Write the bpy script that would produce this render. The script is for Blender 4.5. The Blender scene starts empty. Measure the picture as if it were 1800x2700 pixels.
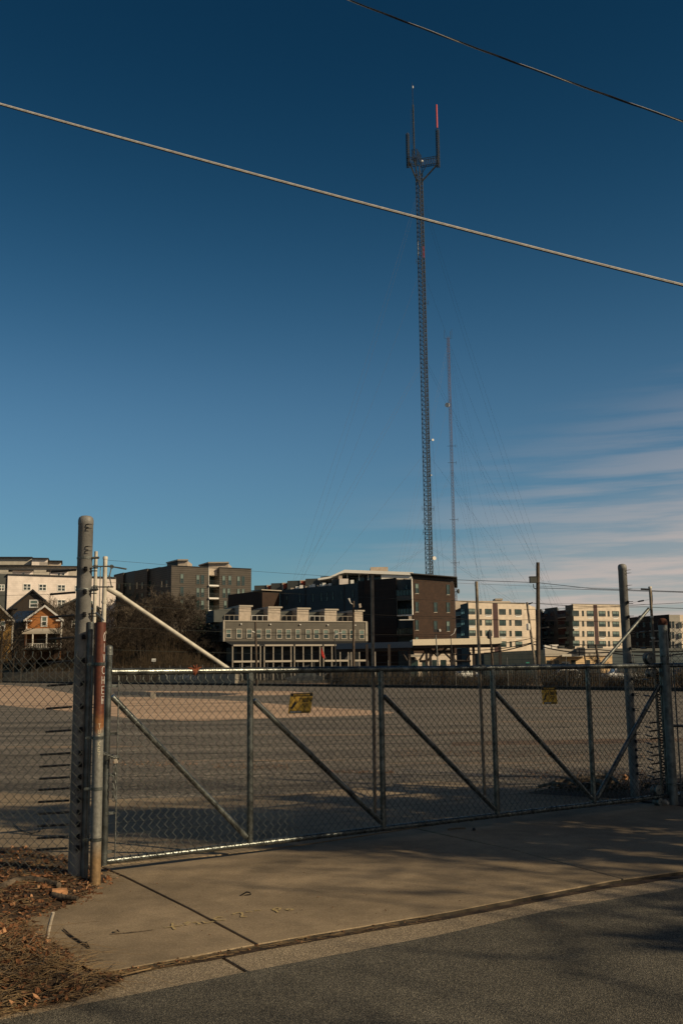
import bpy, bmesh, math, random
from mathutils import Vector, Matrix, noise as mnoise
R_ = random.Random(7)
C = bpy.context.scene.collection
sc = bpy.context.scene

# ------------------------------------------------------------------ camera
EYE = Vector((0, 0, 1.7)); PITCH = math.radians(9.0); ROLL = 0.012; FPX = 2620.0
_f = Vector((0, math.cos(PITCH), math.sin(PITCH)))
_u0 = Vector((0, -math.sin(PITCH), math.cos(PITCH)))
_r0 = Vector((1, 0, 0))
CR = _r0 * math.cos(ROLL) - _u0 * math.sin(ROLL)
CU = _u0 * math.cos(ROLL) + _r0 * math.sin(ROLL)
cam = bpy.data.cameras.new('camera'); camo = bpy.data.objects.new('camera', cam); C.objects.link(camo)
cam.sensor_fit = 'VERTICAL'; cam.sensor_height = 36.0; cam.lens = 36.0 * FPX / 2700.0
cam.clip_start = 0.1; cam.clip_end = 6000
camo.matrix_world = Matrix(((CR.x, CU.x, -_f.x, EYE.x), (CR.y, CU.y, -_f.y, EYE.y), (CR.z, CU.z, -_f.z, EYE.z), (0, 0, 0, 1)))
sc.camera = camo

# ------------------------------------------------------------------ light
SUN_DIR = Vector((0.871, -0.491, 0.0)).normalized() * math.cos(math.radians(28)) + Vector((0, 0, math.sin(math.radians(28))))
SUN_STRENGTH = 5.0; SKY_STRENGTH = 0.080; EXPOSURE = -0.20
sun = bpy.data.lights.new('sun', 'SUN'); sun.energy = SUN_STRENGTH; sun.angle = math.radians(0.53); sun.color = (1.0, 0.82, 0.54)
suno = bpy.data.objects.new('sun', sun); C.objects.link(suno)
suno.rotation_euler = (-SUN_DIR).to_track_quat('-Z', 'Y').to_euler(); suno.location = (20, -10, 30)

w = bpy.data.worlds.new('World'); sc.world = w; w.use_nodes = True
nt = w.node_tree; nt.nodes.clear()
def N(t, **k):
    n = nt.nodes.new(t)
    for a, b in k.items(): setattr(n, a, b)
    return n
def L(a, b): nt.links.new(a, b)
def mth(op, a, b=None, c=None, clamp=False):
    n = N('ShaderNodeMath', operation=op); n.use_clamp = clamp
    for i, v in enumerate((a, b, c)):
        if v is None: continue
        if isinstance(v, (int, float)): n.inputs[i].default_value = v
        else: L(v, n.inputs[i])
    return n.outputs[0]
def maprange(v, a, b, c=0.0, d=1.0):
    n = N('ShaderNodeMapRange'); n.interpolation_type = 'SMOOTHSTEP'
    L(v, n.inputs[0]); n.inputs[1].default_value = a; n.inputs[2].default_value = b
    n.inputs[3].default_value = c; n.inputs[4].default_value = d
    return n.outputs[0]
sky = N('ShaderNodeTexSky', sky_type='NISHITA'); sky.sun_disc = False
sky.sun_elevation = math.radians(28); sky.sun_rotation = math.atan2(SUN_DIR.x, SUN_DIR.y)
sky.air_density = 1.0; sky.dust_density = 0.6; sky.ozone_density = 2.5
tc = N('ShaderNodeTexCoord'); sep = N('ShaderNodeSeparateXYZ'); L(tc.outputs['Generated'], sep.inputs[0])
tint = N('ShaderNodeMix', data_type='RGBA', blend_type='MULTIPLY'); tint.inputs[0].default_value = 1.0
L(sky.outputs[0], tint.inputs[6]); tint.inputs[7].default_value = (0.86, 1.05, 1.10, 1)
# the zenith of a clear winter sky is much deeper than its horizon
deep = mth('MULTIPLY', mth('MULTIPLY', maprange(sep.outputs[2], 0.0, 0.62, 1.0, 0.335), maprange(sep.outputs[2], 0.03, 0.30, 0.84, 1.10)), maprange(sep.outputs[2], 0.62, 1.0, 1.0, 0.6))
deepc = N('ShaderNodeCombineXYZ'); L(mth('POWER', deep, 2.45), deepc.inputs[0]); L(mth('POWER', deep, 1.18), deepc.inputs[1]); L(mth('POWER', deep, 0.96), deepc.inputs[2])
t2 = N('ShaderNodeMix', data_type='RGBA', blend_type='MULTIPLY'); t2.inputs[0].default_value = 1.0
L(tint.outputs[2], t2.inputs[6]); L(deepc.outputs[0], t2.inputs[7])
# thin streaky clouds low in the sky towards the right
az = N('ShaderNodeMath', operation='ARCTAN2'); L(sep.outputs[0], az.inputs[0]); L(sep.outputs[1], az.inputs[1])
mp = N('ShaderNodeMapping'); L(tc.outputs['Generated'], mp.inputs[0]); mp.inputs['Scale'].default_value = (1.9, 1.9, 26.0); mp.inputs['Rotation'].default_value = (0, math.radians(-5), 0)
nz = N('ShaderNodeTexNoise'); L(mp.outputs[0], nz.inputs['Vector']); nz.inputs['Scale'].default_value = 2.2; nz.inputs['Detail'].default_value = 7; nz.inputs['Roughness'].default_value = 0.55
cl = maprange(nz.outputs[0], 0.32, 0.62)
low = maprange(mth('SUBTRACT', sep.outputs[2], mth('MULTIPLY', az.outputs[0], 0.32)), -0.02, 0.20, 1.0, 0.0)
side = maprange(az.outputs[0], -0.16, 0.20)
veil = maprange(mth('SUBTRACT', sep.outputs[2], mth('MULTIPLY', az.outputs[0], 0.22)), 0.01, 0.13, 1.0, 0.0)
cf = mth('MULTIPLY', mth('MULTIPLY', mth('MULTIPLY', low, side), cl), 0.62)
nz2 = N('ShaderNodeTexNoise'); mp2 = N('ShaderNodeMapping'); L(tc.outputs['Generated'], mp2.inputs[0]); mp2.inputs['Scale'].default_value = (3.2, 3.2, 44.0); mp2.inputs['Rotation'].default_value = (0, math.radians(-7), 0); L(mp2.outputs[0], nz2.inputs['Vector']); nz2.inputs['Scale'].default_value = 1.7; nz2.inputs['Detail'].default_value = 9; nz2.inputs['Roughness'].default_value = 0.62
wisp = mth('MULTIPLY_ADD', maprange(nz2.outputs[0], 0.34, 0.64), 0.50, 0.38)
cf2 = mth('MULTIPLY', mth('MULTIPLY', veil, side), wisp)
cfa = mth('MAXIMUM', mth('MULTIPLY', cf, 0.9), cf2)
cm = N('ShaderNodeMix', data_type='RGBA'); L(cfa, cm.inputs[0]); L(t2.outputs[2], cm.inputs[6]); cm.inputs[7].default_value = (8.2, 6.7, 6.0, 1)
bg = N('ShaderNodeBackground'); L(cm.outputs[2], bg.inputs[0]); bg.inputs[1].default_value = SKY_STRENGTH
wo = N('ShaderNodeOutputWorld'); L(bg.outputs[0], wo.inputs[0])
sc.view_settings.view_transform = 'Standard'; sc.view_settings.look = 'None'
sc.view_settings.exposure = EXPOSURE; sc.view_settings.gamma = 1.0; sc.view_settings.use_curve_mapping = False
sc.cycles.max_bounces = 5

# ------------------------------------------------------------------ measuring helpers (photo measured at 1800 x 2700)
def ray(px, py): return _f + CR * ((px - 900) / FPX) + CU * ((1350 - py) / FPX)
def P(px, py, Y):
    d = ray(px, py); return EYE + d * (Y / d.y)
def G(px, py, z=0.0):
    d = ray(px, py); return EYE + d * ((z - EYE.z) / d.z)
def plane_hit(px, py, A, B):
    d = ray(px, py); n = Vector((B[1] - A[1], -(B[0] - A[0]), 0))
    t = ((A[0] - EYE.x) * n.x + (A[1] - EYE.y) * n.y) / (d.x * n.x + d.y * n.y)
    return EYE + d * t

# ------------------------------------------------------------------ materials
MATS = {}
def mat(name, col, rough=0.7, metal=0.0, var=0.12, scale=6.0, bump=0.0, bscale=60.0, col2=None, spec=0.35, detail=6, lo=0.35, hi=0.65, stretch=None):
    if name in MATS: return MATS[name]
    m = bpy.data.materials.new(name); m.use_nodes = True; t = m.node_tree; b = t.nodes['Principled BSDF']
    b.inputs['Roughness'].default_value = rough; b.inputs['Metallic'].default_value = metal; b.inputs['Specular IOR Level'].default_value = spec
    tcn = t.nodes.new('ShaderNodeTexCoord'); src = tcn.outputs['Object']
    if stretch:
        mpn = t.nodes.new('ShaderNodeMapping'); t.links.new(src, mpn.inputs[0]); mpn.inputs['Scale'].default_value = stretch; src = mpn.outputs[0]
    n = t.nodes.new('ShaderNodeTexNoise'); n.inputs['Scale'].default_value = scale; n.inputs['Detail'].default_value = detail; t.links.new(src, n.inputs['Vector'])
    mr = t.nodes.new('ShaderNodeMapRange'); mr.inputs[1].default_value = lo; mr.inputs[2].default_value = hi; t.links.new(n.outputs[0], mr.inputs[0])
    mx = t.nodes.new('ShaderNodeMix'); mx.data_type = 'RGBA'; t.links.new(mr.outputs[0], mx.inputs[0])
    c2 = col2 or tuple(c * (1 - 2 * var) for c in col); c1 = col if col2 else tuple(min(1, c * (1 + var)) for c in col)
    mx.inputs[6].default_value = (*c1, 1); mx.inputs[7].default_value = (*c2, 1); t.links.new(mx.outputs[2], b.inputs['Base Color'])
    if bump:
        n2 = t.nodes.new('ShaderNodeTexNoise'); n2.inputs['Scale'].default_value = bscale; n2.inputs['Detail'].default_value = 5; t.links.new(src, n2.inputs['Vector'])
        bp = t.nodes.new('ShaderNodeBump'); bp.inputs['Strength'].default_value = bump; bp.inputs['Distance'].default_value = 0.02
        t.links.new(n2.outputs[0], bp.inputs['Height']); t.links.new(bp.outputs[0], b.inputs['Normal'])
    MATS[name] = m; return m
def aggregate(name, base, light, dark, scale, blot=None, rough=0.9, bump=0.5, dotlo=0.10, stain=0.0, streak=None):
    """asphalt or exposed concrete: a noise body, stone chips by Voronoi cells, big uneven patches, optional long stains"""
    m = bpy.data.materials.new(name); m.use_nodes = True; t = m.node_tree; b = t.nodes['Principled BSDF']; b.inputs['Roughness'].default_value = rough; b.inputs['Specular IOR Level'].default_value = 0.25
    T = t.nodes.new; K = t.links.new
    tcn = T('ShaderNodeTexCoord'); g = T('ShaderNodeNewGeometry'); pos = g.outputs['Position']
    v = T('ShaderNodeTexVoronoi'); v.inputs['Scale'].default_value = scale; K(pos, v.inputs['Vector'])
    sepc = T('ShaderNodeSeparateColor'); K(v.outputs['Color'], sepc.inputs[0])
    r1 = T('ShaderNodeMapRange'); r1.inputs[1].default_value = 0.0; r1.inputs[2].default_value = 1.0; K(sepc.outputs[0], r1.inputs[0])
    pw = T('ShaderNodeMath'); pw.operation = 'POWER'; K(r1.outputs[0], pw.inputs[0]); pw.inputs[1].default_value = 2.2
    m1 = T('ShaderNodeMix'); m1.data_type = 'RGBA'; m1.inputs[6].default_value = (*dark, 1); m1.inputs[7].default_value = (*light, 1); K(pw.outputs[0], m1.inputs[0])
    m2 = T('ShaderNodeMix'); m2.data_type = 'RGBA'; m2.inputs[0].default_value = dotlo; m2.inputs[6].default_value = (*base, 1); K(m1.outputs[2], m2.inputs[7])
    n = T('ShaderNodeTexNoise'); n.inputs['Scale'].default_value = 0.55; n.inputs['Detail'].default_value = 8; n.inputs['Roughness'].default_value = 0.6
    if streak:
        mpn = T('ShaderNodeMapping'); mpn.inputs['Scale'].default_value = streak; K(pos, mpn.inputs[0]); K(mpn.outputs[0], n.inputs['Vector'])
    else: K(pos, n.inputs['Vector'])
    r2 = T('ShaderNodeMapRange'); r2.inputs[1].default_value = 0.3; r2.inputs[2].default_value = 0.72; r2.inputs[3].default_value = 1 - stain; r2.inputs[4].default_value = 1 + stain * 0.5; K(n.outputs[0], r2.inputs[0])
    n3 = T('ShaderNodeTexNoise'); n3.inputs['Scale'].default_value = 5.0; n3.inputs['Detail'].default_value = 9; K(pos, n3.inputs['Vector'])
    r3 = T('ShaderNodeMapRange'); r3.inputs[1].default_value = 0.3; r3.inputs[2].default_value = 0.7; r3.inputs[3].default_value = 1 - stain * .45; r3.inputs[4].default_value = 1 + stain * 0.25; K(n3.outputs[0], r3.inputs[0])
    mm = T('ShaderNodeMath'); mm.operation = 'MULTIPLY'; K(r2.outputs[0], mm.inputs[0]); K(r3.outputs[0], mm.inputs[1])
    m3 = T('ShaderNodeMix'); m3.data_type = 'RGBA'; m3.blend_type = 'MULTIPLY'; m3.inputs[0].default_value = 1; K(m2.outputs[2], m3.inputs[6])
    cc = T('ShaderNodeCombineColor'); [K(mm.outputs[0], cc.inputs[i]) for i in range(3)]; K(cc.outputs[0], m3.inputs[7])
    K(m3.outputs[2], b.inputs['Base Color'])
    bp = T('ShaderNodeBump'); bp.inputs['Strength'].default_value = bump; bp.inputs['Distance'].default_value = 0.008
    K(v.outputs['Distance'], bp.inputs['Height']); K(bp.outputs[0], b.inputs['Normal'])
    MATS[name] = m; return m
def banded(name, col, col2, per, rough=0.7, axis='Z', brick=False):
    """siding or brick read at a distance"""
    m = bpy.data.materials.new(name); m.use_nodes = True; t = m.node_tree; b = t.nodes['Principled BSDF']; b.inputs['Roughness'].default_value = rough; b.inputs['Specular IOR Level'].default_value = 0.25
    T = t.nodes.new; K = t.links.new; g = T('ShaderNodeNewGeometry'); s = T('ShaderNodeSeparateXYZ'); K(g.outputs['Position'], s.inputs[0])
    if brick:
        cb = T('ShaderNodeCombineXYZ'); ad = T('ShaderNodeMath'); ad.operation = 'ADD'; K(s.outputs[0], ad.inputs[0]); K(s.outputs[1], ad.inputs[1]); K(ad.outputs[0], cb.inputs[0]); K(s.outputs[2], cb.inputs[1])
        br = T('ShaderNodeTexBrick'); K(cb.outputs[0], br.inputs[0]); br.inputs['Scale'].default_value = 1.0; br.inputs['Brick Width'].default_value = per * 3; br.inputs['Row Height'].default_value = per; br.inputs['Mortar Size'].default_value = per * .08
        br.inputs[1].default_value = (*col, 1); br.inputs[2].default_value = (*[c * .7 for c in col], 1); br.inputs[3].default_value = (*col2, 1); cout = br.outputs[0]
    else:
        md = T('ShaderNodeMath'); md.operation = 'MODULO'; ab = T('ShaderNodeMath'); ab.operation = 'ADD'; ab.inputs[1].default_value = 50; K(s.outputs[2], ab.inputs[0]); K(ab.outputs[0], md.inputs[0]); md.inputs[1].default_value = per
        rr = T('ShaderNodeMapRange'); rr.inputs[1].default_value = per * .05; rr.inputs[2].default_value = per * .30; K(md.outputs[0], rr.inputs[0])
        mx = T('ShaderNodeMix'); mx.data_type = 'RGBA'; K(rr.outputs[0], mx.inputs[0]); mx.inputs[6].default_value = (*col2, 1); mx.inputs[7].default_value = (*col, 1); cout = mx.outputs[2]
    n = T('ShaderNodeTexNoise'); n.inputs['Scale'].default_value = 0.7; n.inputs['Detail'].default_value = 8; K(g.outputs['Position'], n.inputs['Vector'])
    r = T('ShaderNodeMapRange'); r.inputs[1].default_value = .3; r.inputs[2].default_value = .7; r.inputs[3].default_value = .82; r.inputs[4].default_value = 1.1; K(n.outputs[0], r.inputs[0])
    cc = T('ShaderNodeCombineColor'); [K(r.outputs[0], cc.inputs[i]) for i in range(3)]
    m3 = T('ShaderNodeMix'); m3.data_type = 'RGBA'; m3.blend_type = 'MULTIPLY'; m3.inputs[0].default_value = 1; K(cout, m3.inputs[6]); K(cc.outputs[0], m3.inputs[7]); K(m3.outputs[2], b.inputs['Base Color'])
    MATS[name] = m; return m

galv = mat('galvanized', (0.150, 0.158, 0.148), 0.27, 0.70, 0.3, 9, 0.15, 90)
galv_dull = mat('galvanized_dull', (0.15, 0.155, 0.145), 0.45, 0.5, 0.22, 14, 0.2, 120)
wirem = mat('fence_wire', (0.075, 0.080, 0.074), 0.5, 0.4, 0.15, 20)
post_paint = mat('weathered_post', (0.21, 0.20, 0.185), 0.6, 0.1, 0.16, 7, 0.15, 80)
fibre_brown = mat('weathered_fibreglass', (0.23, 0.18, 0.125), 0.6, 0.0, 0.2, 12, 0.1, 60)
fiberglass = mat('cream_fibreglass', (0.50, 0.455, 0.38), 0.5, 0.0, 0.12, 12, 0.1, 60)
black_plastic = mat('black_plastic', (0.012, 0.012, 0.013), 0.45, 0, 0.1)
rubber = mat('black_rubber', (0.02, 0.02, 0.02), 0.6)
rust = mat('rust', (0.20, 0.055, 0.022), 0.85, 0.1, 0.25, 22, 0.4, 90, col2=(0.10, 0.030, 0.014))
alu = mat('bare_aluminium', (0.66, 0.60, 0.52), 0.4, 0.15, 0.1, 30)
dark_wire = mat('weathered_black_cable', (0.035, 0.033, 0.03), 0.45, 0.2, 0.2, 30)
yellow = mat('yellow_sign', (0.70, 0.42, 0.06), 0.55, 0, 0.10, 20)
black_ink = mat('black_print', (0.012, 0.012, 0.012), 0.6)
white_ink = mat('white_paint', (0.75, 0.72, 0.66), 0.7, 0, 0.08, 40)
yel_ink = mat('yellow_paint', (0.46, 0.33, 0.12), 0.85, 0, 0.3, 60, lo=.40, hi=.60, col2=(.34,.265,.17))
asphalt_road = aggregate('road_asphalt', (0.080, 0.072, 0.057), (0.46, 0.40, 0.30), (0.018, 0.018, 0.018), 165, bump=0.6, dotlo=0.45, stain=0.36)
asphalt_lot = aggregate('lot_asphalt', (0.175, 0.148, 0.116), (0.46, 0.38, 0.29), (0.05, 0.046, 0.04), 34, bump=0.6, dotlo=0.65, stain=0.62, streak=(0.14, 1.0, 1))
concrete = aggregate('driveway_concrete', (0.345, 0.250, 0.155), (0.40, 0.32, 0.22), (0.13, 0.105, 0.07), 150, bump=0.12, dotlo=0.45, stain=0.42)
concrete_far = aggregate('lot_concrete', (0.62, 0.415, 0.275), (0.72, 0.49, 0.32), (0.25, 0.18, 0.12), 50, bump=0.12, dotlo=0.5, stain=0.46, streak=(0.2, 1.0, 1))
gutter_m = aggregate('gutter_concrete', (0.35, 0.262, 0.168), (0.54, 0.43, 0.30), (0.08, 0.07, 0.055), 120, bump=0.4, dotlo=0.6, stain=0.25)
joint_m = mat('joint_dirt', (0.035, 0.028, 0.02), 0.95)
soil = mat('verge_soil', (0.055, 0.032, 0.018), 0.95, 0, 0.2, 9, 0.9, 40, col2=(0.026, 0.016, 0.010))
ground_m = mat('far_ground', (0.10, 0.078, 0.05), 0.95, 0, 0.2, 0.12, col2=(0.055, 0.05, 0.03))
hill_m = mat('hill_grass', (0.050, 0.038, 0.020), 0.95, 0, 0.2, 0.35, col2=(0.024, 0.019, 0.011))
leaf_a = mat('dead_leaf', (0.19, 0.078, 0.030), 0.8, 0, 0.3, 3, col2=(0.045, 0.023, 0.013))
leaf_b = mat('pale_dead_leaf', (0.42, 0.22, 0.11), 0.8, 0, 0.3, 3)
straw = mat('dry_grass', (0.27, 0.18, 0.09), 0.8, 0, 0.3, 5, col2=(0.09, 0.055, 0.028))
bark = mat('bark', (0.12, 0.09, 0.062), 0.9, 0, 0.3, 12, 0.8, 50)
bark_far = mat('winter_bark', (0.034, 0.024, 0.016), 0.95, 0, 0.2, 2)
bark_pale = mat('pale_bark', (0.13, 0.10, 0.07), 0.95, 0, 0.2, 2)
evergreen = mat('evergreen_leaf', (0.022, 0.027, 0.015), 0.8, 0, 0.3, 1.5)
thicket_m = mat('thicket_twig', (0.032, 0.024, 0.014), 0.95, 0, 0.3, 1.0, col2=(0.055, 0.034, 0.017))
wood_pale = mat('pale_wood', (0.45, 0.38, 0.30), 0.8, 0, 0.2, 20)
wood_orange = mat('split_wood', (0.52, 0.26, 0.12), 0.8, 0, 0.2, 20)
pole_wood = mat('pole_wood', (0.075, 0.055, 0.04), 0.9, 0, 0.2, 3)
glass = mat('window_glass', (0.018, 0.024, 0.024), 0.12, 0, 0.2, 0.5, spec=0.5, col2=(0.05, 0.06, 0.055))
glass_teal = mat('teal_window_glass', (0.035, 0.065, 0.06), 0.12, 0, 0.3, 0.6, spec=0.5, col2=(0.018, 0.028, 0.027))
blind = mat('window_blind', (0.12, 0.165, 0.145), 0.6, 0, .3, .35)
dark_frame = mat('dark_window_frame', (0.035, 0.045, 0.045), 0.5)
white_trim = mat('white_trim', (0.72, 0.68, 0.62), 0.6, 0, 0.05)
cream_trim = mat('cream_trim', (0.36, 0.31, 0.25), 0.6, 0, 0.05)
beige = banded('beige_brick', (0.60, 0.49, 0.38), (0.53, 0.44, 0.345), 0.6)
brown_panel = mat('oxblood_panel', (0.055, 0.022, 0.02), 0.7)
siding = banded('charcoal_siding', (0.082, 0.068, 0.055), (0.022, 0.019, 0.016), 0.52)
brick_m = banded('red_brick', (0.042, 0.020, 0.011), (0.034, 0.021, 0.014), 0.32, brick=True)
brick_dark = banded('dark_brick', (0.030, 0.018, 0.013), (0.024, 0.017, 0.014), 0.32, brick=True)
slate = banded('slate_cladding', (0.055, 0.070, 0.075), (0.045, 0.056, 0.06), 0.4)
row_wall = banded('olive_grey_cladding', (0.105, 0.092, 0.074), (0.085, 0.076, 0.062), 0.35)
stucco = mat('cream_stucco', (0.43, 0.35, 0.275), 0.8, 0, 0.08, 2)
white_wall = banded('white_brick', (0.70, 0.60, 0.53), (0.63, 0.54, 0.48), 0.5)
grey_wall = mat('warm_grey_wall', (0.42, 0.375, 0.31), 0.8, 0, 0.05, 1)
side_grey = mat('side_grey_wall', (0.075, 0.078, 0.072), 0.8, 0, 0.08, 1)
roof_dark = mat('dark_roof', (0.03, 0.03, 0.032), 0.7)
blue_roof = mat('blue_metal_roof', (0.03, 0.05, 0.085), 0.5)
orange_wall = banded('orange_siding', (0.44, 0.175, 0.055), (0.28, 0.11, 0.04), 0.28)
yellow_wall = banded('ochre_siding', (0.30, 0.17, 0.05), (0.20, 0.115, 0.035), 0.28)
tan_wall = banded('tan_block', (0.58, 0.40, 0.22), (0.50, 0.34, 0.19), 0.4)
red_m = mat('red_panel', (0.42, 0.08, 0.04), 0.7)
steel_brown = mat('brown_steel', (0.035, 0.026, 0.022), 0.7, 0.2)
canopy_m = mat('cream_canopy', (0.80, 0.68, 0.50), 0.6, 0, 0.05)
canopy_shade = mat('shade_toned_canopy', (0.10, 0.125, 0.15), 0.6, 0, 0.05)
tower_steel = mat('tower_steel', (0.05, 0.052, 0.05), 0.6, 0.3, 0.25, 1.5)
tower_red = mat('red_antenna', (0.60, 0.06, 0.05), 0.5)
dish_m = mat('dish_white', (0.70, 0.66, 0.60), 0.5)
car_white = mat('white_car_paint', (0.75, 0.73, 0.70), 0.25, 0, 0.02)
car_dark = mat('dark_car_paint', (0.03, 0.035, 0.04), 0.2, 0, 0.02)
teal_m = mat('green_street_sign', (0.04, 0.22, 0.16), 0.5)
wall_grey = mat('grey_retaining_wall', (0.26, 0.225, 0.18), 0.9, 0, 0.15, 1)

# ------------------------------------------------------------------ object helpers
def sub_origin(parent):
    v = Vector((0, 0, 0)); p = parent
    while p is not None: v += p.location; p = p.parent
    return v
class MB:
    def __init__(s): s.v = []; s.f = []
    def add(s, vs, fs):
        k = len(s.v); s.v += [Vector(x) for x in vs]; s.f += [tuple(i + k for i in q) for q in fs]; return s
    def box(s, a, b):
        x0, y0, z0 = a; x1, y1, z1 = b
        return s.add([(x0,y0,z0),(x1,y0,z0),(x1,y1,z0),(x0,y1,z0),(x0,y0,z1),(x1,y0,z1),(x1,y1,z1),(x0,y1,z1)],
                     [(3,2,1,0),(4,5,6,7),(0,1,5,4),(1,2,6,5),(2,3,7,6),(3,0,4,7)])
    def obox(s, c, ax, ay, az):
        c = Vector(c); ax = Vector(ax); ay = Vector(ay); az = Vector(az)
        vs = [c + ax*i + ay*j + az*k for k in (-1,1) for i, j in ((-1,-1),(1,-1),(1,1),(-1,1))]
        return s.add(vs, [(3,2,1,0),(4,5,6,7),(0,1,5,4),(1,2,6,5),(2,3,7,6),(3,0,4,7)])
    def prism(s, plan, z0, z1, z1b=None):
        """plan: list of (x, y) anticlockwise or not; z1 a number or one per corner"""
        n = len(plan); zt = z1 if isinstance(z1, (list, tuple)) else [z1] * n; zb = z0 if isinstance(z0, (list, tuple)) else [z0] * n
        ar = sum(plan[i][0] * plan[(i+1) % n][1] - plan[(i+1) % n][0] * plan[i][1] for i in range(n))
        idx = list(range(n)) if ar > 0 else list(range(n))[::-1]
        pl = [plan[i] for i in idx]; zt = [zt[i] for i in idx]; zb = [zb[i] for i in idx]
        vs = [(p[0], p[1], z) for p, z in zip(pl, zb)] + [(p[0], p[1], z) for p, z in zip(pl, zt)]
        fs = [tuple(range(n))[::-1], tuple(range(n, 2*n))] + [(i, (i+1) % n, n + (i+1) % n, n + i) for i in range(n)]
        return s.add(vs, fs)
    def quad(s, a, b, c, d): return s.add([a, b, c, d], [(0,1,2,3)])
    def tube(s, pts, r, n=8, cap=True):
        pts = [Vector(p) for p in pts]; m = len(pts); rs = r if isinstance(r, (list, tuple)) else [r] * m
        k = len(s.v); prev = None
        for i, p in enumerate(pts):
            d = (pts[min(i+1, m-1)] - pts[max(i-1, 0)]).normalized()
            if prev is None:
                a = d.cross(Vector((0,0,1)));
                if a.length < 0.05: a = d.cross(Vector((1,0,0)))
                a.normalize()
            else:
                a = (prev - d * prev.dot(d)).normalized()
            prev = a; b = d.cross(a)
            for j in range(n):
                t = 2 * math.pi * j / n; s.v.append(p + a * (math.cos(t) * rs[i]) + b * (math.sin(t) * rs[i]))
        for i in range(m - 1):
            for j in range(n):
                s.f.append((k+i*n+j, k+i*n+(j+1)%n, k+(i+1)*n+(j+1)%n, k+(i+1)*n+j))
        if cap:
            s.f.append(tuple(k + j for j in range(n))[::-1]); s.f.append(tuple(k + (m-1)*n + j for j in range(n)))
        return s
    def lathe(s, c, prof, n=20, axis=None):
        """prof: list of (radius, height) along z or the given axis"""
        ax = Vector(axis or (0,0,1)).normalized(); a = ax.cross(Vector((0.3,1,0.1))).normalized(); b = ax.cross(a); k = len(s.v); c = Vector(c)
        for r, h in prof:
            for j in range(n):
                t = 2*math.pi*j/n; s.v.append(c + ax*h + a*(math.cos(t)*r) + b*(math.sin(t)*r))
        for i in range(len(prof)-1):
            for j in range(n): s.f.append((k+i*n+j, k+i*n+(j+1)%n, k+(i+1)*n+(j+1)%n, k+(i+1)*n+j))
        s.f.append(tuple(k+j for j in range(n))[::-1]); s.f.append(tuple(k+(len(prof)-1)*n+j for j in range(n)))
        return s
    def mesh(s, name, m, smooth=False, org=None):
        o = org or Vector((0,0,0)); me = bpy.data.meshes.new(name)
        me.from_pydata([tuple(v - o) for v in s.v], [], s.f); me.materials.append(m)
        if smooth:
            me.polygons.foreach_set('use_smooth', [True] * len(me.polygons))
            try: me.set_sharp_from_angle(angle=math.radians(50))
            except Exception: pass
        me.update(); return me
    def build(s, name, m, parent=None, smooth=False, **props):
        o = bpy.data.objects.new(name, s.mesh(name, m, smooth, sub_origin(parent))); C.objects.link(o)
        if parent is not None: o.parent = parent
        for k, v in props.items(): o[k] = v
        return o
def thing(name, label, cat, loc, group=None):
    o = bpy.data.objects.new(name, None); C.objects.link(o); o.location = Vector(loc); o['label'] = label; o['category'] = cat
    o.empty_display_size = 0.2
    if group: o['group'] = group
    return o
def solo(o, label, cat, group=None):
    """give a one-mesh thing its origin at the base of the mesh, and its texts"""
    me = o.data; xs = [v.co for v in me.vertices]
    c = Vector((sum(v.x for v in xs)/len(xs), sum(v.y for v in xs)/len(xs), min(v.z for v in xs)))
    me.transform(Matrix.Translation(-c)); o.location = c
    o['label'] = label; o['category'] = cat
    if group: o['group'] = group
    return o
def inst(name, me, parent, mtx=None):
    o = bpy.data.objects.new(name, me); C.objects.link(o); o.parent = parent
    if mtx is not None: o.matrix_local = mtx
    return o
def dup(root, loc, rz=0, sc_=1.0, label=None):
    r = root.copy(); C.objects.link(r); r.location = Vector(loc); r.rotation_euler = (0, 0, rz); r.scale = (sc_,) * 3 if not isinstance(sc_, tuple) else sc_
    if label: r['label'] = label
    for ch in list(root.children):
        c = ch.copy(); C.objects.link(c); c.parent = r
        for g in list(ch.children):
            d = g.copy(); C.objects.link(d); d.parent = c
    return r

# ================================================================== SETTING
def structure(o): o['kind'] = 'structure'; return o
# boundary of the lot, running away to the left
B0 = Vector((21.4, 70)); B1 = Vector((-54.3, 178)); bd = (B1 - B0).normalized(); bn = Vector((-bd.y, bd.x)) * -1   # bn points beyond the fence
if bn.y < 0: bn = -bn
def bpt(t, off=0.0, z=0.0):
    p = B0 + (B1 - B0) * t + bn * off; return Vector((p.x, p.y, z))
def smooth(x): x = max(0, min(1, x)); return x*x*(3-2*x)
def hill(x, y):
    d = (Vector((x, y)) - B0).dot(bn)
    s = (-x - 0.11 * y) / 14.0
    return 8.5 * smooth(s) * smooth((d - 3) / 26.0) + 3.5 * smooth(s * .6) * smooth((d - 25) / 50.0)
gr = MB().add([(-2500,-400,-0.06),(2500,-400,-0.06),(2500,4500,-0.06),(-2500,4500,-0.06)], [(0,1,2,3)]); structure(gr.build('ground', ground_m))
hm = MB(); nx, ny = 60, 60; X0, X1, Y0_, Y1_ = -150, 6, 110, 360
for j in range(ny+1):
    for i in range(nx+1):
        x = X0 + (X1-X0)*i/nx; y = Y0_ + (Y1_-Y0_)*j/ny
        hm.v.append(Vector((x, y, hill(x, y) - 0.055 + 0.25 * mnoise.noise(Vector((x*.15, y*.15, 0))) * smooth(hill(x, y)))))
for j in range(ny):
    for i in range(nx):
        k = j*(nx+1)+i; hm.f.append((k, k+1, k+nx+2, k+nx+1))
structure(hm.build('hillside', hill_m, smooth=True))
lot = MB(); lp = [G(-900, 2260), (-60, 40, 0), bpt(1.6), bpt(0), bpt(-0.5), (60, 12, 0), G(2600, 2130)]
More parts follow.
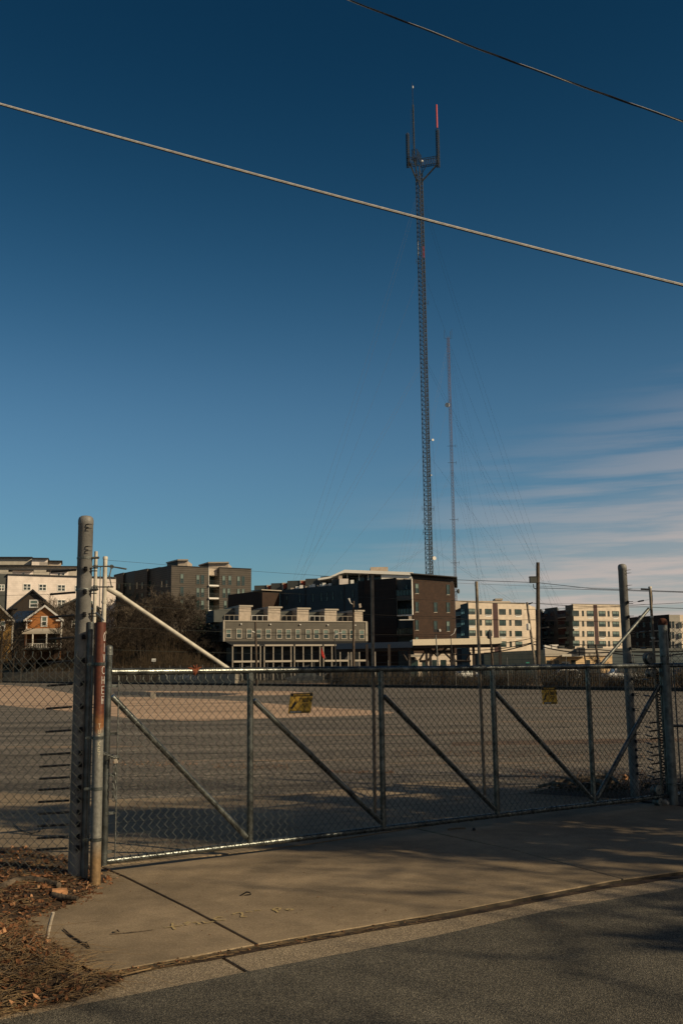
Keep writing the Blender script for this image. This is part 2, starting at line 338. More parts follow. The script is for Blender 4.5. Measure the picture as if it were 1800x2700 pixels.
lot.add([(p[0], p[1], -0.012) for p in lp], [tuple(range(len(lp)))[::-1]]); structure(lot.build('parking_lot', asphalt_lot))
def sheet(pxs, z, name, m, **k):
    pts = [G(x, y) for x, y in pxs]
    b = MB(); b.add([(p.x, p.y, z) for p in pts], [tuple(range(len(pts)))]); o = b.build(name, m)
    bm = bmesh.new(); bm.from_mesh(o.data); bmesh.ops.triangulate(bm, faces=bm.faces[:]); bmesh.ops.recalc_face_normals(bm, faces=bm.faces[:])
    for f in bm.faces:
        if f.normal.z < 0: f.normal_flip()
    bm.to_mesh(o.data); bm.free(); return o
def wob(pxs, n=6, amp=1.0, seed=0):
    r = random.Random(seed); out = []
    for i in range(len(pxs)-1):
        a, b = pxs[i], pxs[i+1]
        for k in range(n):
            t = k/n; out.append((a[0]+(b[0]-a[0])*t, a[1]+(b[1]-a[1])*t + (r.uniform(-amp, amp) if k else 0)))
    out.append(pxs[-1]); return out
pad_top = wob([(-700,1800),(0,1806),(100,1811),(194,1830),(304,1836),(560,1843),(829,1863),(1037,1877)], 4, 0.7, 1)
pad_bot = wob([(1037,1878.5),(985,1885),(647,1895),(560,1899),(475,1900),(356,1894),(190,1876),(0,1858),(-700,1845)], 6, 1.0, 2)
structure(sheet(pad_top + pad_bot, -0.008, 'concrete_pad', concrete_far))
structure(sheet(wob([(380,1822),(560,1822),(760,1822),(830,1828),(760,1832),(560,1834),(400,1831)], 4, .6, 3), -0.008, 'concrete_strip', concrete_far))
structure(sheet(wob([(1190,1956),(1500,1950),(1700,1946),(1900,1943),(1900,1953),(1700,1957),(1500,1961),(1190,1966)], 4, 1.2, 4), -0.008, 'asphalt_patch', mat('patch_soil', (0.12,0.075,0.045), .95, 0, .3, 3)))

rc = random.Random(8)
for (pts_, lab_) in (([(280,2046),(620,2040),(900,2036),(1300,2046),(1700,2040)], 1), ([(420,1960),(700,1966),(1000,1958),(1240,1962)], 2), ([(0,1992),(300,1986),(640,1984)], 3), ([(700,1912),(1100,1908),(1500,1916)], 4), ([(560,2010),(900,1996),(1100,1990),(1500,1992)], 5), ([(0,1940),(200,1936),(560,1942)], 6)):
    structure(sheet(wob(pts_, 14, 1.1, lab_) + [(x, y + rc.uniform(.7, 1.8)) for x, y in wob(pts_, 14, 1.1, lab_)[::-1]], -0.0095, 'crack', joint_m))
for i_, (x0_, x1_, yy_, hh_) in enumerate(((620,1180,1936,3),(1080,1700,1902,2.5),(-60,420,1968,4),(480,1010,2004,3.5),(1010,1640,2010,4.5),(1180,1700,1866,2),(660,1100,1862,1.6))):
    structure(sheet(wob([(x0_,yy_),((x0_+x1_)/2,yy_-hh_*.6),(x1_,yy_-2)], 9, hh_*.28, 60+i_) + wob([(x1_,yy_-1.6),((x0_+x1_)/2,yy_+hh_*.7),(x0_,yy_+.5)], 9, hh_*.28, 80+i_), -0.0105, 'sand_strip', mat('lot_sand', (.27,.19,.12), .95, 0, .25, 1.2, col2=(.15,.11,.075))))
structure(sheet(wob([(300,1823),(420,1825),(560,1826),(640,1829),(560,1836),(420,1835),(304,1832)], 4, .6, 31), -0.0070, 'asphalt_patch', mat('dark_asphalt_patch', (.05,.045,.038), .9, 0, .2, 2)))
pbk = G(404, 1842); solo(MB().box((pbk.x-.14, pbk.y-.12, -.01), (pbk.x+.14, pbk.y+.12, .40)).build('concrete_block', wall_grey), 'pale concrete block standing on the lot beside the tan concrete pad', 'concrete block')
# --- driveway, gutter, road
K_line = [(-900,2345),(265,2285),(620,2252),(829,2225),(1093,2184),(1400,2141),(1690,2120),(2150,2090)]
edge = [(-900,2740),(308,2556),(674,2489),(1191,2402),(1612,2321),(1800,2296),(2150,2245)]
gut = [(-900,2830),(0,2684),(357,2616),(652,2557),(1156,2461),(1472,2391),(1800,2337),(2150,2275)]
def yat(line, x):
    for (x0, y0), (x1, y1) in zip(line, line[1:]):
        if x0 <= x <= x1: return y0 + (y1-y0)*(x-x0)/(x1-x0)
    return line[-1][1]
def along(line, xa, xb, step=80):
    xs = [xa] + [x for x, _ in line if xa < x < xb] + [xb]; return [(x, yat(line, x)) for x in xs]
def slab(pxs, name, m, parent, ztop, thick=0.10, bev=0.006):
    pts = [G(x, y) for x, y in pxs]; b = MB().prism([(p.x, p.y) for p in pts], ztop - thick, ztop)
    bm = bmesh.new(); me = b.mesh(name, m, False, sub_origin(parent)); bm.from_mesh(me)
    es = [e for e in bm.edges if all(v.co.z > -thick*0.5 + ztop - 0.001 - (0 if parent is None else 0) for v in e.verts)]
    try: bmesh.ops.bevel(bm, geom=es, offset=bev, segments=2, affect='EDGES', profile=0.6)
    except Exception: pass
    bm.to_mesh(me); bm.free(); o = bpy.data.objects.new(name, me); C.objects.link(o)
    if parent: o.parent = parent
    return o
under = sheet(along(K_line, -900, 2150) + along(edge, -900, 2150)[::-1], -0.045, 'driveway_bed', joint_m); structure(under)
drive = bpy.data.objects.new('driveway', None); C.objects.link(drive); drive['kind'] = 'structure'
def shrink(pxs, d=0.008):
    pts = [G(x, y) for x, y in pxs]; return pxs
J1a, J1b = (330, yat(K_line,330)+34), (674, 2489); J2a, J2b = (1093, 2184), (1640, 2315.6)
gw = 1.6
def slabs3():
    k = K_line
    # left, middle, right slabs, with a real gap along each joint
    J1 = [(268, 2286), (330, 2312), (500, 2396), (674, 2489)]
    a = along(k, -900, 262); left = a + [(x - 3, y + .8) for x, y in J1[0:]] + along(edge, -900, 670)[::-1]
    mid = along(k, 274, 1089) + [(1093 - 2, 2185), (1340, 2238), (1636, 2316.5)] + [(x, y) for x, y in along(edge, 680, 1634)[::-1]] + [(x + 4, y - 1.0) for x, y in J1[::-1][1:]]
    right = along(k, 1099, 2150) + along(edge, 1642, 2150)[::-1] + [(1344, 2237.5)]
    return left, mid, right
def inset_top(pxs): return pxs
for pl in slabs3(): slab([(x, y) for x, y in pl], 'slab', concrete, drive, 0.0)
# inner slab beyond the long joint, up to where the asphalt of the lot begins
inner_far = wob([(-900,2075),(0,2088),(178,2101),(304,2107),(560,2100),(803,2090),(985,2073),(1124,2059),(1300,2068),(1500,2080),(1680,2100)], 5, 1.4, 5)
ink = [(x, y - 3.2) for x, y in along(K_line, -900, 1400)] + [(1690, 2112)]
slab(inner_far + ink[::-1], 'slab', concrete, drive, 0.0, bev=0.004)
# gutter pan, three segments, 25 mm lower than the driveway lip, and the road
gutter = bpy.data.objects.new('gutter', None); C.objects.link(gutter); gutter['kind'] = 'structure'
ge = [(x, y + 7) for x, y in edge]
def gseg(xa0, xa1, xb0, xb1): slab(along(ge, xa0, xb0) + along(gut, xa1, xb1)[::-1], 'gutter_segment', gutter_m, gutter, -0.016, 0.08, 0.004)
gseg(-900, -900, 575, 648); gseg(584, 660, 1348, 1642); gseg(1354, 1650, 2150, 2150)
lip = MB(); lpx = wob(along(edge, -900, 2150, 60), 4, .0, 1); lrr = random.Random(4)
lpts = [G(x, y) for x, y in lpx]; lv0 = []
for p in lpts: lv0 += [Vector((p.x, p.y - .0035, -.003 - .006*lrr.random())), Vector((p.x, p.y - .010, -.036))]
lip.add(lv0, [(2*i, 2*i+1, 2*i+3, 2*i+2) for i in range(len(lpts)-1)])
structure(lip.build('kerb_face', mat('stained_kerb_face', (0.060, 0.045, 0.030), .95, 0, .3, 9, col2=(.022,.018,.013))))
structure(sheet(wob(along([(x,y-1) for x,y in ge],-900,2150),3,.8,21) + wob(along([(x,y+7) for x,y in ge], -900, 2150),3,2.2,22)[::-1], -0.013, 'gutter_dirt', soil))
structure(sheet(along([(x,y-3) for x,y in edge], -900, 2150) + along([(x,y+12) for x,y in edge], -900, 2150)[::-1], -0.035, 'gutter_joint', joint_m))
structure(sheet(along(ge, -900, 2150) + along(gut, -900, 2150)[::-1], -0.055, 'gutter_bed', joint_m))
rd = [G(x, y - 0.8) for x, y in along(gut, -900, 2150)]
road = MB(); rp = [(p.x, p.y) for p in rd] + [(25, -3), (20, -14), (-20, -18), (-9, -2)]
road.add([(x, y, -0.0115) for x, y in rp], [tuple(range(len(rp)))]); ro = road.build('road', asphalt_road); structure(ro)
bm = bmesh.new(); bm.from_mesh(ro.data); bmesh.ops.triangulate(bm, faces=bm.faces[:])
for f in bm.faces:
    if f.normal.z < 0: f.normal_flip()
bm.to_mesh(ro.data); bm.free()

# --- verge with soil mound on the left
verge_px = [(-700,2230),(-300,2215),(0,2203),(99,2234),(178,2246),(262,2283),(330,2311),(285,2338),(236,2378),(147,2410),(112,2430),(134,2468),(187,2503),(250,2557),(330,2578),(214,2628),(0,2673),(-700,2800)]
vp = [G(x, y) for x, y in verge_px]
def in_poly(x, y, poly):
    c = False; n = len(poly)
    for i in range(n):
        a, b = poly[i], poly[(i+1) % n]
        if (a[1] > y) != (b[1] > y) and x < (b[0]-a[0])*(y-a[1])/(b[1]-a[1])+a[0]: c = not c
    return c
vpoly = [(p.x, p.y) for p in vp]
def edge_dist(x, y):
    best = 9; q = Vector((x, y)); n = len(vpoly)
    for i in range(n):
        a = Vector(vpoly[i]); b = Vector(vpoly[(i+1) % n]); ab = b-a; t = max(0, min(1, (q-a).dot(ab)/ab.length_squared)); best = min(best, (q-(a+ab*t)).length)
    return best
def vz(x, y):
    if not in_poly(x, y, vpoly): return -0.03
    e = edge_dist(x, y); return -0.012 + 0.085*smooth(e/0.5) + 0.03*smooth(e/.2)*(mnoise.noise(Vector((x*3.1, y*3.1, 1))) + .5*mnoise.noise(Vector((x*9, y*9, 5))))
vm = MB(); gx, gy = 150, 130; vx0, vx1, vy0, vy1 = -5.2, -.9, 4.0, 9.9
for j in range(gy+1):
    for i in range(gx+1):
        x = vx0+(vx1-vx0)*i/gx; y = vy0+(vy1-vy0)*j/gy; vm.v.append(Vector((x, y, vz(x, y))))
for j in range(gy):
    for i in range(gx):
        k = j*(gx+1)+i; q = (k, k+1, k+gx+2, k+gx+1)
        if any(vm.v[a].z > -0.029 for a in q): vm.f.append(q)
structure(vm.build('verge', soil, smooth=True))
# left-over lot edge dirt on the right by the rollers
sheet_r = structure(sheet(wob([(1380,2092),(1500,2072),(1640,2060),(1900,2050),(2200,2060),(2200,2160),(1800,2128),(1690,2112),(1560,2103)], 5, 2, 9), 0.004, 'dirt_patch', soil))

# ================================================================== CHAIN LINK
PITCHW = 0.0378; DZ = 0.0395
def link_mesh(b, A, B, z0, z1, tips=True, seed=1):
    A = Vector((A[0], A[1], 0)); B = Vector((B[0], B[1], 0)); Ld = (B-A).length; d = (B-A)/Ld; nrm = Vector((-d.y, d.x, 0)); rr = random.Random(seed)
    n = int(Ld/PITCHW); rows = int((z1-z0)/DZ)
    for k in range(n):
        c = (k+.5)*PITCHW; pts = []
        for j in range(rows+1):
            side = 1 if (j + k) % 2 == 0 else -1
            bow = 0.006*math.sin(c*1.3+j*.21)
            pts.append(A + d*(c + side*(PITCHW/2+.0012)) + nrm*(side*.0024 + bow) + Vector((0,0,z0+j*DZ + .002*math.sin(c*2.1))))
        if tips:
            e = pts[-1]; pts.append(e + d*((1 if (rows+k)%2 else -1)*.004) + Vector((0,0,.022)) + nrm*.004); pts.append(pts[-1] + Vector(((rr.random()-.5)*.02,0,.02)) + d*((rr.random()-.5)*.025))
        b.tube(pts, 0.0033, 3, cap=False)
def band(b, c, r, h=0.022, z=None, n=20):
    b.lathe((c[0], c[1], c[2]-h/2), [(r, 0), (r+.004, 0), (r+.004, h), (r, h)], n)

# gate line: X -> Y
def gy_(X): return 8.83 + 0.645*(X+2.07)
gdir = Vector((1, 0.645, 0)).normalized(); gnorm = Vector((-gdir.y, gdir.x, 0))     # gnorm points into the lot
def gx_at(px): xr = (px-900)/FPX; return 10.165*xr/(1-.645*xr)
def gp(px, z, off=0.0):
    X = gx_at(px); return Vector((X, gy_(X), z)) + gnorm*off
ZT, ZB = 1.70, 0.105
GX = [-2.06, -0.886, 0.385, 1.66, 2.916, 4.02]
def gz(X, z): return Vector((X, gy_(X), z))
gate = thing('sliding_gate', 'long galvanized chain link sliding gate with diagonal braces across the driveway', 'gate', (-2.06, gy_(-2.06), 0))
def gtube(name, pts, r, m=galv, n=14, parent=gate, **k):
    return MB().tube(pts, r, n).build(name, m, parent, smooth=True, **k)
gtube('top_rail', [gz(-2.06+.02, ZT+.002), gz(1.0, ZT-.004), gz(5.3, ZT+.004)], 0.031)
gtube('bottom_rail', [gz(-2.06+.02, ZB), gz(.4, ZB+.004), gz(5.3, ZB-.004)], 0.027)
MB().tube([gz(-2.06, ZB-.03), gz(-2.06, 1.895)], 0.030, 16).build('end_post', galv, gate, smooth=True)
cb = MB().lathe(gz(-2.06, 1.87), [(.033,0),(.034,.03),(.034,.045),(.028,.058),(.012,.066)], 18); band(cb, gz(-2.06, 1.86), .031); cb.build('post_cap', galv_dull, gate, smooth=True)
for i, X in enumerate(GX[1:], 1): gtube('upright', [gz(X, ZB+.02), gz(X, ZT-.02)], 0.030)
for i in range(4):
    gtube('diagonal_brace', [gz(GX[i]+.03, 1.42 if i else 1.49) - gnorm*.002, gz(GX[i+1]-.03, ZB+.07) - gnorm*.002], 0.026)
gtube('diagonal_brace', [gz(GX[4]+.04, ZB+.06), gz(GX[5]-.05, 1.45)], 0.026)
lm = MB(); link_mesh(lm, gz(-2.06+.07, 0)+gnorm*-.033, gz(4.0, 0)+gnorm*-.033, ZB-.015, ZT-.05, seed=3)
lm.build('chain_link_mesh', wirem, gate, kind='stuff')
# tension bar and its bands, ties round the braces
tb = MB(); c0 = gz(-2.06+.075, 0) - gnorm*.02; tb.tube([c0+Vector((0,0,ZB+.02)), c0+Vector((0,0,ZT-.04))], .006, 6); tb.build('tension_bar', galv_dull, gate)
for z in (1.58, 1.17, 0.82, 0.50, 0.18):
    q = MB(); band(q, gz(-2.06, z), .031, .024); e = gz(-2.06, z) + gdir*.055; q.obox(e - gnorm*.004, gdir*.028, gnorm*.002, Vector((0,0,.012))); q.lathe(e + gdir*.03 - gnorm*.016, [(.009,0),(.009,.012)], 8, axis=gnorm)
    q.build('tension_band', galv, gate)
tie = MB()
for i in range(5):
    a = gz(GX[i]+.03, 1.42 if i else 1.49) if i < 4 else gz(GX[4]+.05, ZB+.06); b_ = gz(GX[i+1]-.03, ZB+.07) if i < 4 else gz(GX[5]-.05, 1.45)
    for t in range(1, 24):
        c = a.lerp(b_, t/24); d = (b_-a).normalized(); tie.lathe(c - d*.003, [(.0265,0),(.0295,.003),(.0265,.006)], 10, axis=d)
for k in range(40):
    c = gz(-1.95 + k*.15, ZT); tie.lathe(c - gdir*.002, [(.0315,0),(.034,.002),(.0315,.005)], 10, axis=gdir)
    c = gz(-1.95 + k*.15, ZB); tie.lathe(c - gdir*.002, [(.0275,0),(.031,.002),(.0275,.005)], 10, axis=gdir)
tie.build('tie_wires', wirem, gate, kind='stuff')
rs = MB(); c = gp(512, ZT)
for k, (a, b_) in enumerate(((-.07,.02),(.065,.025),(-.05,-.01),(.05,.0),(0,-.055),(.02,.05),(-.02,.045))): rs.tube([c + Vector((0,0,.0)), c + gdir*(a*.5) - gnorm*.028 + Vector((0,0,b_*.6+.012)), c + gdir*a - gnorm*.020 + Vector((0,0,b_+.012))], [.012,.009,.003], 6)
rs.lathe(c - gdir*.02, [(.0312,0),(.0335,.008),(.0335,.032),(.0312,.04)], 14, axis=gdir); rs.build('weld_patch', rust, gate, smooth=True)
rs = MB(); c = gp(1262, ZT); rs.lathe(c - gdir*.04, [(.0312,0),(.036,.006),(.036,.07),(.0312,.078)], 14, axis=gdir); rs.build('rail_sleeve', galv_dull, gate, smooth=True)
# tall electric extension behind the gate: fibreglass poles, braces, stretched wires
EO = 0.075
def ep(px, z): return gp(px, z, EO)
poleX = [gx_at(281), gx_at(984), gx_at(1262), gx_at(1722)]
def eg(X, z, off=EO): return Vector((X, gy_(X), z)) + gnorm*off
for i, X in enumerate(poleX):
    zt = (2.72, 2.66, 2.62, 2.70)[i]
    Yg = eg(X, 0).y
    pp = [eg(X, .12), eg(X, zt)] if i in (0, 3) else ([P(988, 2150, Yg), P(980.5, 1517, Yg)] if i == 1 else [P(1277, 2105, Yg), P(1255, 1533, Yg)])
    MB().tube(pp, .0175 if i else .020, 12).build('extension_pole', fibre_brown if i else fiberglass, gate, smooth=True)
    if i in (0, 3):
        MB().lathe(eg(X, zt-.02), [(.022,0),(.023,.02),(.019,.028)], 14).build('pole_cap', fiberglass, gate, smooth=True)
        for z in (2.05, 2.32): q = MB(); band(q, eg(X, z), .0205, .02); q.build('pole_clamp', fiberglass, gate, smooth=True)
MB().tube([eg(poleX[0]+.07, 2.42), eg(gx_at(604), ZT+.02, 0.03)], .020, 12).build('extension_brace', fiberglass, gate, smooth=True)
q = MB().tube([eg(poleX[0]+.02, 2.445), eg(poleX[0]+.13, 2.378)], .025, 12); q.build('brace_socket', fiberglass, gate, smooth=True)
MB().tube([eg(poleX[3]-.04, 2.42), eg(gx_at(1575), ZT+.02, 0.03)], .020, 12).build('extension_brace', galv_dull, gate, smooth=True)
HZ = [2.70, 2.50, 2.30, 2.10, 1.90, 1.62, 1.40, 1.20, 1.0, .90, .80, .70, .60, .50, .40, .30, .20]
for z in HZ:
    pts = []
    for k in range(13):
        t = k/12; X = poleX[0] + (poleX[3]-poleX[0])*t; pts.append(eg(X, z - .05*4*t*(1-t)*(1 if z > 1.8 else .15) - (.02*t if z>1.8 else 0), EO+.03))
    MB().tube(pts, .0013, 4).build('electric_wire', wirem, gate)

# ================================================================== LEFT FENCE
LF_A = (-6.2, 8.75); LF_B = (-2.16, 8.43)
lf = thing('chain_link_fence', 'galvanized chain link fence left of the gate above the leaf litter', 'fence', (-4.0, 8.7, 0))
q = MB(); link_mesh(q, LF_A, LF_B, 0.02, 1.86, seed=8); q.build('chain_link_mesh', wirem, lf, kind='stuff')
def lfp(t, z, off=0): a = Vector((*LF_A, 0)); b_ = Vector((*LF_B, 0)); p = a.lerp(b_, t); return Vector((p.x, p.y+off, z))
MB().tube([lfp(0, .05, .0), lfp(1, .05, .0)], .003, 6).build('bottom_wire', wirem, lf)
def wp(px, py, Y): return P(px, py, Y)
# grey line post, behind the mesh, ends below the rust post top
b_ = P(240, 1640, 8.53); q = MB().tube([(b_.x, 8.53, -.1), (b_.x, 8.53, b_.z)], .028, 14); q.build('terminal_post', galv_dull, lf, smooth=True)
b_ = P(246, 1720, 8.45); MB().tube([(b_.x, 8.45, 0.02), (b_.x, 8.45, 1.84)], .008, 6).build('tension_bar', galv_dull, lf)

# rust topped post
RP = P(252, 2300, 8.42); rpx = RP.x; rpy = RP.y
rtop = P(266, 1641, rpy)
post = thing('latch_post', 'leaning gate latch post, rusty red upper half with scratched white letters', 'post', (rpx, rpy, 0))
dv = Vector((rtop.x - rpx, 0, rtop.z)); 
def rpp(z): return Vector((rpx + dv.x*z/dv.z, rpy, z))
# one pipe: galvanized below, rust above, by a ragged procedural edge at its height
mpost = bpy.data.materials.new('rusting_pipe'); mpost.use_nodes = True; t = mpost.node_tree; b0 = t.nodes['Principled BSDF']; b0.inputs['Roughness'].default_value = .6; b0.inputs['Metallic'].default_value = .2
T = t.nodes.new; K = t.links.new; g = T('ShaderNodeNewGeometry'); s = T('ShaderNodeSeparateXYZ'); K(g.outputs['Position'], s.inputs[0]); n = T('ShaderNodeTexNoise'); n.inputs['Scale'].default_value = 14; n.inputs['Detail'].default_value = 8; K(g.outputs['Position'], n.inputs['Vector'])
ma = T('ShaderNodeMath'); ma.operation = 'MULTIPLY_ADD'; K(n.outputs[0], ma.inputs[0]); ma.inputs[1].default_value = .22; K(s.outputs[2], ma.inputs[2])
mr = T('ShaderNodeMapRange'); mr.inputs[1].default_value = 1.32; mr.inputs[2].default_value = 1.52; K(ma.outputs[0], mr.inputs[0])
rmp = T('ShaderNodeValToRGB'); K(mr.outputs[0], rmp.inputs[0]); rmp.color_ramp.elements[0].color = (0.19, 0.185, 0.165, 1); rmp.color_ramp.elements[1].color = (0.105, 0.027, 0.013, 1)
e = rmp.color_ramp.elements.new(.35); e.color = (0.26, 0.11, 0.035, 1)
ml = T('ShaderNodeMapRange'); ml.inputs[1].default_value = .38; ml.inputs[2].default_value = .20; K(s.outputs[2], ml.inputs[0]); mxx = T('ShaderNodeMix'); mxx.data_type = 'RGBA'; K(ml.outputs[0], mxx.inputs[0]); K(rmp.outputs[0], mxx.inputs[6]); mxx.inputs[7].default_value = (.24, .15, .07, 1)
n5 = T('ShaderNodeTexNoise'); n5.inputs['Scale'].default_value = 40; n5.inputs['Detail'].default_value = 8; K(g.outputs['Position'], n5.inputs['Vector']); r5 = T('ShaderNodeMapRange'); r5.inputs[1].default_value=.3; r5.inputs[2].default_value=.7; r5.inputs[3].default_value = .65; r5.inputs[4].default_value = 1.15; K(n5.outputs[0], r5.inputs[0])
c5 = T('ShaderNodeCombineColor'); [K(r5.outputs[0], c5.inputs[i]) for i in range(3)]; m5 = T('ShaderNodeMix'); m5.data_type='RGBA'; m5.blend_type='MULTIPLY'; m5.inputs[0].default_value=1; K(mxx.outputs[2], m5.inputs[6]); K(c5.outputs[0], m5.inputs[7]); K(m5.outputs[2], b0.inputs['Base Color'])
RR = .0435
MB().tube([rpp(-.1), rpp(.7), rpp(1.4), rtop], RR, 24).build('pipe', mpost, post, smooth=True)
for py in (1751, 1945, 2079, 2213):
    z = P(262, py, rpy).z; c = rpp(z); q = MB(); band(q, c, RR, .026, n=24); e = c + Vector((-.066, -.012, 0)); q.obox(e, (.03,0,0), (0,.0025,0), (0,0,.012)); q.lathe(e + Vector((-.025,-.02,0)), [(.011,0),(.011,.04)], 8, axis=(0,1,0)); q.build('tension_band', galv, post, smooth=False)
# scratched letters, wrapped on the pipe: strokes in (angle offset, height) units
GL = {'C':[[(1,.9),(.5,1),(0,.75),(0,.25),(.5,0),(1,.1)]], 'H':[[(0,0),(0,1)],[(1,0),(1,1)],[(0,.5),(1,.5)]], 'E':[[(1,1),(0,1),(0,0),(1,0)],[(0,.5),(.8,.5)]], 'F':[[(1,1),(0,1),(0,0)],[(0,.5),(.8,.5)]],
      'I':[[(.5,0),(.5,1)]], 'T':[[(0,1),(1,1)],[(.5,1),(.5,0)]], 'U':[[(0,1),(0,.2),(.4,0),(.9,.2),(1,1)]], 'R':[[(0,0),(0,1),(.8,.95),(.8,.55),(0,.5),(1,0)]], 'K':[[(0,0),(0,1)],[(1,1),(0,.45),(1,0)]],
      'Y':[[(0,1),(.5,.5),(1,1)],[(.5,.5),(.3,0)]], 'O':[[(.5,1),(0,.6),(.2,.05),(.7,0),(1,.5),(.5,1)]], 'V':[[(0,1),(.5,0),(1,1)]], 'S':[[(1,.9),(.3,1),(.1,.6),(.9,.4),(.8,.05),(0,.05)]], '2':[[(0,.75),(.4,1),(.9,.8),(.6,.35),(0,0),(1,0)]], '7':[[(0,1),(1,1),(.4,0)]]}
def letters(word, th0, wang, ztop, h, gap, m, r=.0022):
    q = MB(); z = ztop; rr = random.Random(3)
    for ch in word:
        for st in GL[ch]:
            pts = []
            for i in range(len(st)-1):
                for k in range(4):
                    t = k/4; u = st[i][0]+(st[i+1][0]-st[i][0])*t; v_ = st[i][1]+(st[i+1][1]-st[i][1])*t
                    pts.append((u, v_))
            pts.append(st[-1]); out = []
            for u, v_ in pts:
                zz = z - h + h*v_; th = th0 + wang*(u-.5) + rr.uniform(-.01,.01); c = rpp(zz)
                out.append(c + Vector((math.sin(th)*(RR+.0005), -math.cos(th)*(RR+.0005), 0)))
            q.tube(out, r, 5)
        z -= h + gap
    return q.build('lettering', m, post, smooth=True)
zt = P(275, 1757, rpy).z
letters('CHEF', 1.02, .60, zt, .062, .020, white_ink, .0020)
letters('I', 1.05, .5, P(275, 1840, rpy).z, .05, .02, white_ink, .0017)
letters('OIV', 1.12, .5, P(272, 1668, rpy).z, .07, .02, white_ink, .0018)
letters('TURKEY', .42, .40, P(265, 1908, rpy).z, .034, .0135, mat('chalk_yellow', (.60,.54,.38), .8), .0019)

# tall round post of the electric fence, left
bp_ = P(201, 2287, 8.57); bx, by = bp_.x, bp_.y
def lp_z(py, px=214): return P(px, py, by).z
ef = thing('electric_fence', 'electric fence with tall grey pipe post and black insulators beside the gate latch', 'fence', (bx, by, 0))
ztop = lp_z(1372, 226)
MB().lathe((bx, by, -.1), [(.064,0),(.064,ztop+.06),(.066,ztop+.062),(.066,ztop+.10),(.060,ztop+.122),(.042,ztop+.136),(.015,ztop+.141)], 32).build('post', post_paint, ef, smooth=True)
lev = [lp_z(y) for y in (1503, 1562, 1622, 1680, 1742, 1802, 1862, 1923, 1983, 2014, 2046, 2075, 2107, 2138, 2170, 2202, 2232)]
def insulator(parent, x, y, z, s, ringr=.0665):
    q = MB()
    for dz in (-.012, .012): q.obox((x + s*(ringr+.022), y-.03, z+dz), (.028,0,0), (0,.012,0), (0,0,.0035))
    q.lathe((x + s*.03, y-ringr-.012, z-.02), [(.012,0),(.02,.006),(.013,.012),(.02,.02),(.012,.03),(.018,.036),(.010,.042)], 10)
    return q.build('insulator', black_plastic, parent)
for i, z in enumerate(lev): insulator(ef, bx, by, z, 1)
for py in (1386, 1396, 1444, 1455):
    z = lp_z(py, 226); q = MB().tube([(bx+.02, by-.064, z), (bx+.05, by-.085, z), (bx+.075, by-.07, z-.002)], [.005,.005,.002], 6); q.build('hook', black_plastic, ef)
q = MB()
for z in (lp_z(1472, 226), lp_z(1555, 226)): band(q, (bx, by, z), .0645, .018, n=28); q.tube([(bx+.06, by-.02, z), (bx+.13, by-.03, z)], .010, 8); 
q.build('bracket', galv_dull, ef)
for i, z in enumerate(lev):
    x1 = bx - .06; ln = .20 if i < 8 else .24
    zz = z - .004
    MB().tube([(x1, by-.05, zz), (x1-.02, by-.05, zz), (x1-.02-ln, by-.03, zz-.012)], .0095, 8).build('spring', black_plastic, ef)
    MB().tube([(x1-.02-ln, by-.03, zz-.012), (-4.5, by+.12, zz-.02), (-7.5, by+.3, zz+.01)], .0014, 4).build('electric_wire', wirem, ef)
# helper pole with brackets between the post and the gate pole
hx = P(254, 1454, 8.72); hb = P(252, 1606, 8.72)
ap = thing('bracket_pole', 'short cream pole with clamp brackets just right of the tall grey post', 'pole', (hx.x, 8.72, hb.z))
MB().tube([(hx.x, 8.72, hb.z-.12), (hx.x, 8.72, hx.z)], .0155, 12).build('rod', fiberglass, ap, smooth=True)
q = MB()
for py in (1494, 1548): z = P(254, py, 8.72).z; q.tube([(hx.x-.045, 8.70, z), (hx.x+.16, 8.72, z)], .006, 8); band(q, (hx.x, 8.72, z), .016, .03, n=14)
q.tube([(hx.x+.042, 8.72, P(254,1494,8.72).z), (hx.x+.042, 8.72, P(254,1600,8.72).z)], .004, 6); q.build('clamp', galv_dull, ap)
a = P(237, 1602, 8.73); b_ = P(272, 1632, 8.73); d = (b_-a)
MB().obox((a+b_)/2, d*.5, (0,.02,0), Vector((-.012,0,.02))*.9).build('plate', galv, ap)
# tensioner arm on the gate pole: toggle with black rod
q = MB(); c = P(295, 1494, 9.0); q.tube([P(284,1492,9.0), c, P(334,1500.5,9.0)], [.006,.006,.008], 8); q.lathe(c-Vector((0,.012,0)), [(.018,0),(.018,.024)], 12, axis=(0,1,0)); q.tube([c, P(289,1520,9.0), P(296,1553,9.0)], .006, 8); q.tube([P(284,1518,9.0), P(307,1527,9.0)], .004, 6)
q.build('tensioner', galv_dull, gate, smooth=True)

# chain and padlock
def chain(pts, name, label, parent_m, wire=.0052, pitch=.032):
    # resample
    P_ = [Vector(p) for p in pts]; seg = [(P_[i+1]-P_[i]).length for i in range(len(P_)-1)]; tot = sum(seg); n = max(2, int(tot/pitch)); root = thing(name, label, 'chain', P_[0]); 
    for k in range(n):
        s_ = (k+.5)*tot/n; i = 0
        while i < len(seg)-1 and s_ > seg[i]: s_ -= seg[i]; i += 1
        c = P_[i].lerp(P_[i+1], s_/seg[i]); d = (P_[i+1]-P_[i]).normalized(); a = d.cross(Vector((.2,1,.1))).normalized(); 
        if k % 2: a = d.cross(a)
        ring = [c + d*(math.cos(t)*pitch*.78) + a*(math.sin(t)*pitch*.42) for t in [2*math.pi*j/10 for j in range(11)]]
        MB().tube(ring, wire, 5, cap=False).build('link', galv_dull, root, smooth=True)
    return root
yc = 8.72
chain([P(268,1985,8.44), P(280,1990,8.60), P(296,1997,8.72), P(311,1996,8.86), P(312,2000,8.95), P(296,1994,9.02), P(275,1992,8.9)], 'chain', 'steel chain looped round the latch post and the end of the gate', 'chain')
